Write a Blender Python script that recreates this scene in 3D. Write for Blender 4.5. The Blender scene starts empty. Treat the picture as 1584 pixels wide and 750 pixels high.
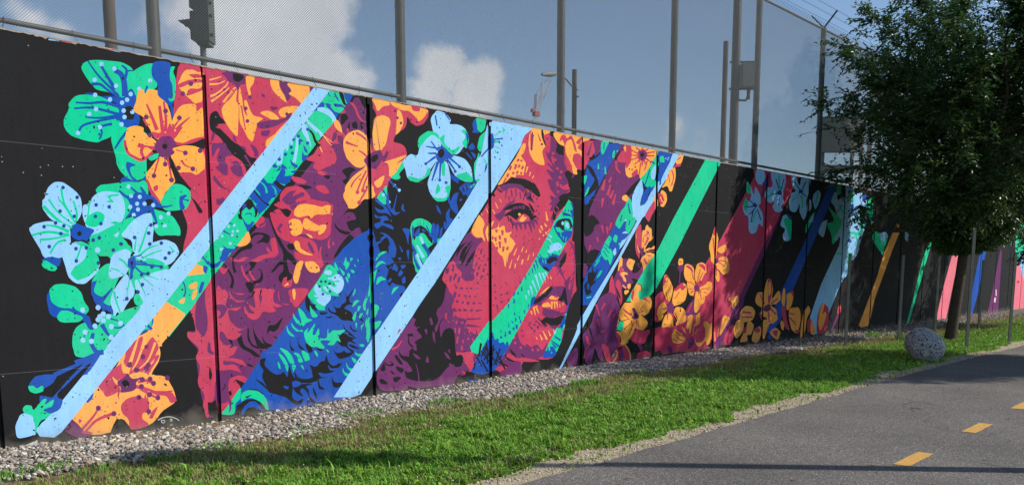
import bpy, math, random
import numpy as np
from mathutils import Vector
from mathutils.geometry import tessellate_polygon

# ------------------------------------------------------------------ camera, sky, sun, exposure
scene = bpy.context.scene
F_PX, CX, CY, W_PX, H_PX = 1250.0, 792.0, 577.25, 1584.0, 750.0      # lens in photo pixels
CAM = Vector((0.0, -8.261, 1.55))
YAW, PITCH, ROLL = 0.80167, -0.12558, -0.00156
cd = bpy.data.cameras.new('camera')
cam = bpy.data.objects.new('camera', cd)
scene.collection.objects.link(cam)
cd.sensor_fit = 'HORIZONTAL'
cd.sensor_width = 36.0
cd.lens = 36.0 * F_PX / W_PX
cd.shift_y = (CY - H_PX / 2) / W_PX
cd.clip_start = 0.05
cd.clip_end = 3000.0
_f = Vector((math.sin(YAW) * math.cos(PITCH), math.cos(YAW) * math.cos(PITCH), math.sin(PITCH)))
_r = Vector((math.cos(YAW), -math.sin(YAW), 0.0))
_u = _r.cross(_f)
_r2 = _r * math.cos(ROLL) + _u * math.sin(ROLL)
_u2 = _u * math.cos(ROLL) - _r * math.sin(ROLL)
from mathutils import Matrix
cam.matrix_world = Matrix(((_r2.x, _u2.x, -_f.x, CAM.x), (_r2.y, _u2.y, -_f.y, CAM.y), (_r2.z, _u2.z, -_f.z, CAM.z), (0, 0, 0, 1)))
scene.camera = cam

SUN_EL = math.radians(36.0)
SUN_H = Vector((0.645, -0.764, 0.0)).normalized()                       # horizontal direction towards the sun
to_sun = Vector((SUN_H.x * math.cos(SUN_EL), SUN_H.y * math.cos(SUN_EL), math.sin(SUN_EL)))
sd = bpy.data.lights.new('sun', 'SUN')
sd.energy = 5.0
sd.angle = math.radians(0.53)
sd.color = (1.0, 0.95, 0.87)
sun = bpy.data.objects.new('sun', sd)
scene.collection.objects.link(sun)
sun.rotation_euler = (-to_sun).to_track_quat('-Z', 'Y').to_euler()
scene.view_settings.view_transform = 'Standard'
scene.view_settings.look = 'None'
scene.view_settings.gamma = 1.0
scene.view_settings.exposure = 0.0

def ray(px, py):
    return _f + _r2 * ((px - CX) / F_PX) - _u2 * ((py - CY) / F_PX)
def at(px, py, y):
    """point seen at a photo pixel, at distance y behind the wall face"""
    v = ray(px, py); t = (y - CAM.y) / v.y
    return CAM + v * t
def gnd(px, py, z=0.0):
    v = ray(px, py); t = (z - CAM.z) / v.z
    return CAM + v * t

world = bpy.data.worlds.new('World')
scene.world = world
world.use_nodes = True
nt = world.node_tree
for n in list(nt.nodes): nt.nodes.remove(n)
def N(tree, typ, **kw):
    n = tree.nodes.new(typ)
    for k, v in kw.items(): setattr(n, k, v)
    return n
out = N(nt, 'ShaderNodeOutputWorld')
bg = N(nt, 'ShaderNodeBackground'); bg.inputs['Strength'].default_value = 0.13
sky = N(nt, 'ShaderNodeTexSky'); sky.sky_type = 'NISHITA'; sky.sun_disc = False
sky.sun_elevation = SUN_EL
sky.sun_rotation = math.atan2(SUN_H.x, SUN_H.y)
sky.air_density = 1.0; sky.dust_density = 0.3; sky.ozone_density = 2.6
nt.links.new(bg.outputs[0], out.inputs[0])
# cumulus clouds: soft clumps around the sky, broken up by fractal noise
tc = N(nt, 'ShaderNodeTexCoord')
noi = N(nt, 'ShaderNodeTexNoise'); noi.inputs['Scale'].default_value = 9.0; noi.inputs['Detail'].default_value = 9.0; noi.inputs['Roughness'].default_value = 0.58
nt.links.new(tc.outputs['Generated'], noi.inputs['Vector'])
clumps = []
for px, py, r, w in ((330, 20, .075, 1), (400, 30, .095, 1), (460, 70, .075, 1), (520, 110, .05, .9), (350, 110, .08, .8), (430, 130, .08, .75), (680, 110, .034, 1), (735, 145, .036, 1), (665, 150, .04, .9),
                     (50, 25, .025, .42), (90, 45, .018, .38), (1085, 105, .025, .42), (1040, 200, .035, .46), (1090, 215, .035, .46)):
    clumps.append((ray(px, py).normalized(), r * 1.25, w))
rnd = random.Random(4)
for i in range(46):                                        # the same kind of scattered clouds in the rest of the sky
    a = rnd.uniform(0, 2 * math.pi); e = math.radians(rnd.uniform(4, 48))
    d = Vector((math.cos(a) * math.cos(e), math.sin(a) * math.cos(e), math.sin(e)))
    if d.dot(_f) > 0.62: continue
    clumps.append((d, rnd.uniform(.06, .14), rnd.uniform(.6, 1)))
acc = None
for d, r, w in clumps:
    dist = N(nt, 'ShaderNodeVectorMath', operation='DISTANCE')
    nt.links.new(tc.outputs['Generated'], dist.inputs[0]); dist.inputs[1].default_value = d
    mr = N(nt, 'ShaderNodeMapRange'); mr.inputs['From Min'].default_value = 0; mr.inputs['From Max'].default_value = r * 1.5
    mr.inputs['To Min'].default_value = w; mr.inputs['To Max'].default_value = 0
    nt.links.new(dist.outputs['Value'], mr.inputs['Value'])
    if acc is None: acc = mr.outputs[0]
    else:
        mx = N(nt, 'ShaderNodeMath', operation='MAXIMUM'); nt.links.new(acc, mx.inputs[0]); nt.links.new(mr.outputs[0], mx.inputs[1]); acc = mx.outputs[0]
ad = N(nt, 'ShaderNodeMath', operation='MULTIPLY_ADD'); nt.links.new(noi.outputs['Fac'], ad.inputs[0]); ad.inputs[1].default_value = 1.5; nt.links.new(acc, ad.inputs[2])
cm = N(nt, 'ShaderNodeMapRange'); cm.interpolation_type = 'SMOOTHSTEP'; cm.inputs['From Min'].default_value = 1.13; cm.inputs['From Max'].default_value = 1.40; cm.inputs['To Max'].default_value = 0.9
nt.links.new(ad.outputs[0], cm.inputs['Value'])
n2 = N(nt, 'ShaderNodeTexNoise'); n2.inputs['Scale'].default_value = 16.0; n2.inputs['Detail'].default_value = 6.0
nt.links.new(tc.outputs['Generated'], n2.inputs['Vector'])
cr = N(nt, 'ShaderNodeMix', data_type='RGBA'); cr.inputs['A'].default_value = (4.6, 4.9, 5.5, 1); cr.inputs['B'].default_value = (7.6, 7.6, 7.65, 1)
nt.links.new(n2.outputs['Fac'], cr.inputs['Factor'])
mixc = N(nt, 'ShaderNodeMix', data_type='RGBA')
nt.links.new(cm.outputs[0], mixc.inputs['Factor']); nt.links.new(sky.outputs[0], mixc.inputs['A']); nt.links.new(cr.outputs['Result'], mixc.inputs['B'])
nt.links.new(mixc.outputs['Result'], bg.inputs['Color'])

# ------------------------------------------------------------------ helpers
C = scene.collection
def tag(o, label=None, cat=None, group=None, kind=None):
    if label: o['label'] = label
    if cat: o['category'] = cat
    if group: o['group'] = group
    if kind: o['kind'] = kind
    return o
def empty(name, loc=(0, 0, 0), rz=0.0):
    o = bpy.data.objects.new(name, None); C.objects.link(o); o.location = loc; o.rotation_euler = (0, 0, rz); return o
def link(name, me, mats, parent=None):
    o = bpy.data.objects.new(name, me); C.objects.link(o)
    if mats is not None and not me.materials:
        for m in (mats if isinstance(mats, (list, tuple)) else [mats]): me.materials.append(m)
    if parent is not None: o.parent = parent
    return o
class MB:
    def __init__(s): s.v = []; s.f = []; s.m = []; s.smooth = []
    def add(s, vs, fs, mi=0, smooth=False):
        b = len(s.v); s.v += [tuple(p) for p in vs]
        for f in fs: s.f.append(tuple(b + i for i in f)); s.m.append(mi); s.smooth.append(smooth)
    def box(s, lo, hi, mi=0):
        x0, y0, z0 = lo; x1, y1, z1 = hi
        s.add([(x0, y0, z0), (x1, y0, z0), (x1, y1, z0), (x0, y1, z0), (x0, y0, z1), (x1, y0, z1), (x1, y1, z1), (x0, y1, z1)],
              [(0, 3, 2, 1), (4, 5, 6, 7), (0, 1, 5, 4), (1, 2, 6, 5), (2, 3, 7, 6), (3, 0, 4, 7)], mi)
    def tube(s, pts, rad, n=8, mi=0, smooth=True, cap=True):
        pts = [Vector(p) for p in pts]; rings = []
        rad = rad if isinstance(rad, (list, tuple)) else [rad] * len(pts)
        vs = []; up0 = None
        for i, p in enumerate(pts):
            t = (pts[min(i + 1, len(pts) - 1)] - pts[max(i - 1, 0)])
            if t.length < 1e-9: t = Vector((0, 0, 1))
            t.normalize()
            if up0 is None:
                up0 = Vector((0, 0, 1)) if abs(t.z) < .9 else Vector((1, 0, 0))
            a = t.cross(up0)
            if a.length < 1e-6: a = t.orthogonal()
            a.normalize(); b = t.cross(a); up0 = -b if False else up0
            for k in range(n):
                w = 2 * math.pi * k / n; vs.append(p + (a * math.cos(w) + b * math.sin(w)) * rad[i])
        fs = []
        for i in range(len(pts) - 1):
            for k in range(n): fs.append((i * n + k, i * n + (k + 1) % n, (i + 1) * n + (k + 1) % n, (i + 1) * n + k))
        s.add(vs, fs, mi, smooth)
        if cap:
            s.add(vs[:n], [tuple(range(n))], mi); s.add(vs[-n:], [tuple(range(n))[::-1]], mi)
    def bar(s, a, b, w, h, mi=0):
        a = Vector(a); b = Vector(b); t = (b - a).normalized(); up = Vector((0, 0, 1)) if abs(t.z) < .95 else Vector((0, 1, 0))
        x = t.cross(up).normalized() * (w / 2); y = x.cross(t).normalized() * (h / 2)
        s.add([a - x - y, a + x - y, a + x + y, a - x + y, b - x - y, b + x - y, b + x + y, b - x + y],
              [(0, 3, 2, 1), (4, 5, 6, 7), (0, 1, 5, 4), (1, 2, 6, 5), (2, 3, 7, 6), (3, 0, 4, 7)], mi)
    def mesh(s, name):
        me = bpy.data.meshes.new(name); me.from_pydata(s.v, [], s.f)
        if s.f:
            me.polygons.foreach_set('material_index', s.m); me.polygons.foreach_set('use_smooth', s.smooth)
        me.update(); return me
    def build(s, name, mats, parent=None): return link(name, s.mesh(name), mats, parent)
def np_mesh(name, verts, tris, tint=None, smooth=False):
    me = bpy.data.meshes.new(name)
    nv, nf = len(verts), len(tris)
    me.vertices.add(nv); me.vertices.foreach_set('co', verts.astype(np.float32).ravel())
    me.loops.add(nf * 3); me.loops.foreach_set('vertex_index', tris.astype(np.int32).ravel())
    me.polygons.add(nf); me.polygons.foreach_set('loop_start', np.arange(0, nf * 3, 3, dtype=np.int32))
    me.polygons.foreach_set('use_smooth', np.full(nf, smooth))
    if tint is not None:
        at_ = me.color_attributes.new('tint', 'FLOAT_COLOR', 'POINT')
        c4 = np.ones((nv, 4), np.float32); c4[:, :3] = tint; at_.data.foreach_set('color', c4.ravel())
    me.update(calc_edges=True); me.validate(); return me

def mat(name, rgb, rough=.6, metal=0.0, var=.12, scale=6.0, bump=0.0, bscale=60.0, spec=.4, tint=False, trans=0.0):
    m = bpy.data.materials.new(name); m.use_nodes = True; t = m.node_tree; b = t.nodes['Principled BSDF']
    b.inputs['Roughness'].default_value = rough; b.inputs['Metallic'].default_value = metal; b.inputs['Specular IOR Level'].default_value = spec
    tcn = N(t, 'ShaderNodeTexCoord')
    if tint:
        a = N(t, 'ShaderNodeAttribute'); a.attribute_name = 'tint'; col = a.outputs['Color']
    else:
        no = N(t, 'ShaderNodeTexNoise'); no.inputs['Scale'].default_value = scale; no.inputs['Detail'].default_value = 6
        t.links.new(tcn.outputs['Object'], no.inputs['Vector'])
        mx = N(t, 'ShaderNodeMix', data_type='RGBA'); mx.inputs['A'].default_value = (*[c * (1 - var) for c in rgb], 1); mx.inputs['B'].default_value = (*[min(1, c * (1 + var)) for c in rgb], 1)
        t.links.new(no.outputs['Fac'], mx.inputs['Factor']); col = mx.outputs['Result']
    t.links.new(col, b.inputs['Base Color'])
    if bump:
        bn = N(t, 'ShaderNodeTexNoise'); bn.inputs['Scale'].default_value = bscale; bn.inputs['Detail'].default_value = 5
        t.links.new(tcn.outputs['Object'], bn.inputs['Vector'])
        bp = N(t, 'ShaderNodeBump'); bp.inputs['Strength'].default_value = bump; bp.inputs['Distance'].default_value = .01
        t.links.new(bn.outputs['Fac'], bp.inputs['Height']); t.links.new(bp.outputs[0], b.inputs['Normal'])
    if trans:
        tr = N(t, 'ShaderNodeBsdfTranslucent'); ms = N(t, 'ShaderNodeMixShader'); ms.inputs[0].default_value = trans
        t.links.new(col, tr.inputs['Color']); t.links.new(b.outputs[0], ms.inputs[1]); t.links.new(tr.outputs[0], ms.inputs[2])
        t.links.new(ms.outputs[0], t.nodes['Material Output'].inputs[0])
    return m

# paint on cast concrete: same pits, stains and form lines for every colour
def concrete_group():
    g = bpy.data.node_groups.new('painted concrete', 'ShaderNodeTree')
    g.interface.new_socket('Color', in_out='INPUT', socket_type='NodeSocketColor')
    g.interface.new_socket('Color', in_out='OUTPUT', socket_type='NodeSocketColor')
    g.interface.new_socket('Normal', in_out='OUTPUT', socket_type='NodeSocketVector')
    gi = N(g, 'NodeGroupInput'); go = N(g, 'NodeGroupOutput'); L = g.links
    tcn = N(g, 'ShaderNodeTexCoord'); P = tcn.outputs['Object']
    no = N(g, 'ShaderNodeTexNoise'); no.inputs['Scale'].default_value = 1.3; no.inputs['Detail'].default_value = 8; no.inputs['Roughness'].default_value = .65; L.new(P, no.inputs['Vector'])
    mr = N(g, 'ShaderNodeMapRange'); mr.inputs['From Min'].default_value = .3; mr.inputs['From Max'].default_value = .7; mr.inputs['To Min'].default_value = .9; mr.inputs['To Max'].default_value = 1.1; L.new(no.outputs['Fac'], mr.inputs['Value'])
    hs = N(g, 'ShaderNodeHueSaturation'); L.new(gi.outputs[0], hs.inputs['Color']); L.new(mr.outputs[0], hs.inputs['Value'])
    rn = N(g, 'ShaderNodeTexNoise'); rn.inputs['Scale'].default_value = 1.0; rn.inputs['Detail'].default_value = 5; rn.inputs['Roughness'].default_value = .7
    rm = N(g, 'ShaderNodeMapping'); rm.inputs['Scale'].default_value = (16, 16, 3.0); L.new(P, rm.inputs[0]); L.new(rm.outputs[0], rn.inputs['Vector'])
    r2 = N(g, 'ShaderNodeMapRange'); r2.inputs['From Min'].default_value = .3; r2.inputs['From Max'].default_value = .7; r2.inputs['To Min'].default_value = .91; r2.inputs['To Max'].default_value = 1.09; L.new(rn.outputs['Fac'], r2.inputs['Value'])
    h2 = N(g, 'ShaderNodeHueSaturation'); L.new(hs.outputs[0], h2.inputs['Color']); L.new(r2.outputs[0], h2.inputs['Value'])
    fn = N(g, 'ShaderNodeTexNoise'); fn.inputs['Scale'].default_value = .55; fn.inputs['Detail'].default_value = 3; L.new(P, fn.inputs['Vector'])
    fs_ = N(g, 'ShaderNodeMapRange'); fs_.inputs['From Min'].default_value = .35; fs_.inputs['From Max'].default_value = .7; fs_.inputs['To Min'].default_value = 1.0; fs_.inputs['To Max'].default_value = .95; L.new(fn.outputs['Fac'], fs_.inputs['Value']); L.new(fs_.outputs[0], h2.inputs['Saturation'])
    spz = N(g, 'ShaderNodeSeparateXYZ'); L.new(P, spz.inputs[0])
    gn = N(g, 'ShaderNodeTexNoise'); gn.inputs['Scale'].default_value = 5.0; gn.inputs['Detail'].default_value = 7; L.new(P, gn.inputs['Vector'])
    gr = N(g, 'ShaderNodeMath', operation='MULTIPLY_ADD'); L.new(gn.outputs['Fac'], gr.inputs[0]); gr.inputs[1].default_value = -.42; L.new(spz.outputs['Z'], gr.inputs[2])
    gm = N(g, 'ShaderNodeMapRange'); gm.inputs['From Min'].default_value = -.28; gm.inputs['From Max'].default_value = -.10; gm.inputs['To Min'].default_value = .45; gm.inputs['To Max'].default_value = 0.0; L.new(gr.outputs[0], gm.inputs['Value'])
    sp2 = N(g, 'ShaderNodeMix', data_type='RGBA'); L.new(gm.outputs[0], sp2.inputs['Factor']); L.new(h2.outputs[0], sp2.inputs['A']); sp2.inputs['B'].default_value = (.23, .20, .165, 1)
    hs = sp2
    # pits: sparse small holes of two sizes
    pit = None
    for sc, thr, keep in ((13.0, .13, .62), (30.0, .18, .70), (6.0, .06, .5)):
        wn = N(g, 'ShaderNodeTexNoise'); wn.inputs['Scale'].default_value = sc * 2.1; L.new(P, wn.inputs['Vector'])
        mixv = N(g, 'ShaderNodeMix', data_type='VECTOR'); mixv.inputs['Factor'].default_value = .04; L.new(P, mixv.inputs['A']); L.new(wn.outputs['Color'], mixv.inputs['B'])
        vo = N(g, 'ShaderNodeTexVoronoi'); vo.inputs['Scale'].default_value = sc; L.new(mixv.outputs['Result'], vo.inputs['Vector'])
        lt = N(g, 'ShaderNodeMath', operation='LESS_THAN'); L.new(vo.outputs['Distance'], lt.inputs[0]); lt.inputs[1].default_value = thr
        sx = N(g, 'ShaderNodeSeparateColor'); L.new(vo.outputs['Color'], sx.inputs[0])
        gt = N(g, 'ShaderNodeMath', operation='GREATER_THAN'); L.new(sx.outputs[0], gt.inputs[0]); gt.inputs[1].default_value = keep
        mu = N(g, 'ShaderNodeMath', operation='MULTIPLY'); L.new(lt.outputs[0], mu.inputs[0]); L.new(gt.outputs[0], mu.inputs[1])
        if pit is None: pit = mu.outputs[0]
        else:
            mxx = N(g, 'ShaderNodeMath', operation='MAXIMUM'); L.new(pit, mxx.inputs[0]); L.new(mu.outputs[0], mxx.inputs[1]); pit = mxx.outputs[0]
    # chipped specks where pale concrete shows
    vc = N(g, 'ShaderNodeTexVoronoi'); vc.inputs['Scale'].default_value = 22.0; L.new(P, vc.inputs['Vector'])
    lt = N(g, 'ShaderNodeMath', operation='LESS_THAN'); L.new(vc.outputs['Distance'], lt.inputs[0]); lt.inputs[1].default_value = .12
    sx = N(g, 'ShaderNodeSeparateColor'); L.new(vc.outputs['Color'], sx.inputs[0])
    cn = N(g, 'ShaderNodeTexNoise'); cn.inputs['Scale'].default_value = 1.1; L.new(P, cn.inputs['Vector'])
    sm = N(g, 'ShaderNodeMath', operation='MULTIPLY'); L.new(sx.outputs[1], sm.inputs[0]); L.new(cn.outputs['Fac'], sm.inputs[1])
    gt = N(g, 'ShaderNodeMath', operation='GREATER_THAN'); L.new(sm.outputs[0], gt.inputs[0]); gt.inputs[1].default_value = .56
    chip = N(g, 'ShaderNodeMath', operation='MULTIPLY'); L.new(lt.outputs[0], chip.inputs[0]); L.new(gt.outputs[0], chip.inputs[1])
    # faint horizontal form-board lines
    sp = N(g, 'ShaderNodeSeparateXYZ'); L.new(P, sp.inputs[0])
    zz = N(g, 'ShaderNodeMath', operation='MULTIPLY_ADD'); L.new(sp.outputs['Z'], zz.inputs[0]); zz.inputs[1].default_value = 1 / 1.02; zz.inputs[2].default_value = .37
    fr = N(g, 'ShaderNodeMath', operation='FRACT'); L.new(zz.outputs[0], fr.inputs[0])
    l2 = N(g, 'ShaderNodeMath', operation='LESS_THAN'); L.new(fr.outputs[0], l2.inputs[0]); l2.inputs[1].default_value = .006
    ln = N(g, 'ShaderNodeTexNoise'); ln.inputs['Scale'].default_value = .9; L.new(P, ln.inputs['Vector'])
    l3 = N(g, 'ShaderNodeMath', operation='GREATER_THAN'); L.new(ln.outputs['Fac'], l3.inputs[0]); l3.inputs[1].default_value = .47
    lm = N(g, 'ShaderNodeMath', operation='MULTIPLY'); L.new(l2.outputs[0], lm.inputs[0]); L.new(l3.outputs[0], lm.inputs[1])
    lf = N(g, 'ShaderNodeMath', operation='MULTIPLY'); L.new(lm.outputs[0], lf.inputs[0]); lf.inputs[1].default_value = .13
    m0 = N(g, 'ShaderNodeMix', data_type='RGBA'); L.new(lf.outputs[0], m0.inputs['Factor']); L.new(hs.outputs['Result'], m0.inputs['A']); m0.inputs['B'].default_value = (.45, .43, .42, 1)
    m1 = N(g, 'ShaderNodeMix', data_type='RGBA'); L.new(pit, m1.inputs['Factor']); L.new(m0.outputs['Result'], m1.inputs['A']); m1.inputs['B'].default_value = (.012, .012, .014, 1)
    m2 = N(g, 'ShaderNodeMix', data_type='RGBA'); L.new(chip.outputs[0], m2.inputs['Factor']); L.new(m1.outputs['Result'], m2.inputs['A']); m2.inputs['B'].default_value = (.30, .28, .26, 1)
    L.new(m2.outputs['Result'], go.inputs[0])
    bn = N(g, 'ShaderNodeTexNoise'); bn.inputs['Scale'].default_value = 45; bn.inputs['Detail'].default_value = 6; L.new(P, bn.inputs['Vector'])
    hsb = N(g, 'ShaderNodeMath', operation='MULTIPLY_ADD'); L.new(pit, hsb.inputs[0]); hsb.inputs[1].default_value = -1.5; L.new(bn.outputs['Fac'], hsb.inputs[2])
    bp = N(g, 'ShaderNodeBump'); bp.inputs['Strength'].default_value = .35; bp.inputs['Distance'].default_value = .006; L.new(hsb.outputs[0], bp.inputs['Height'])
    L.new(bp.outputs[0], go.inputs[1]); return g
CG = concrete_group()
def paint(name, rgb, rough=.75):
    m = bpy.data.materials.new(name); m.use_nodes = True; t = m.node_tree; b = t.nodes['Principled BSDF']
    b.inputs['Roughness'].default_value = rough; b.inputs['Specular IOR Level'].default_value = .08
    g = N(t, 'ShaderNodeGroup'); g.node_tree = CG; g.inputs[0].default_value = (*rgb, 1)
    t.links.new(g.outputs[0], b.inputs['Base Color']); t.links.new(g.outputs[1], b.inputs['Normal']); return m
def lin(r, g, b, k=.88):
    f = lambda c: (c / 12.92 if c <= .04045 else ((c + .055) / 1.055) ** 2.4)
    return tuple(min(.86, f(v / 255) * k) for v in (r, g, b))
PAINT = {c: paint('paint ' + n, lin(*v)) for c, n, v in (
    ('k', 'black', (36, 36, 38)), ('o', 'orange', (250, 168, 74)), ('r', 'crimson', (196, 60, 92)), ('p', 'purple', (112, 50, 104)), ('g', 'green', (10, 203, 150)),
    ('b', 'blue', (22, 80, 175)), ('n', 'navy', (34, 68, 145)), ('l', 'light blue', (146, 203, 250)), ('w', 'white', (215, 214, 208)), ('x', 'pink', (235, 122, 140)))}
PK = list(PAINT)
PM = [PAINT[c] for c in PK]

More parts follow.
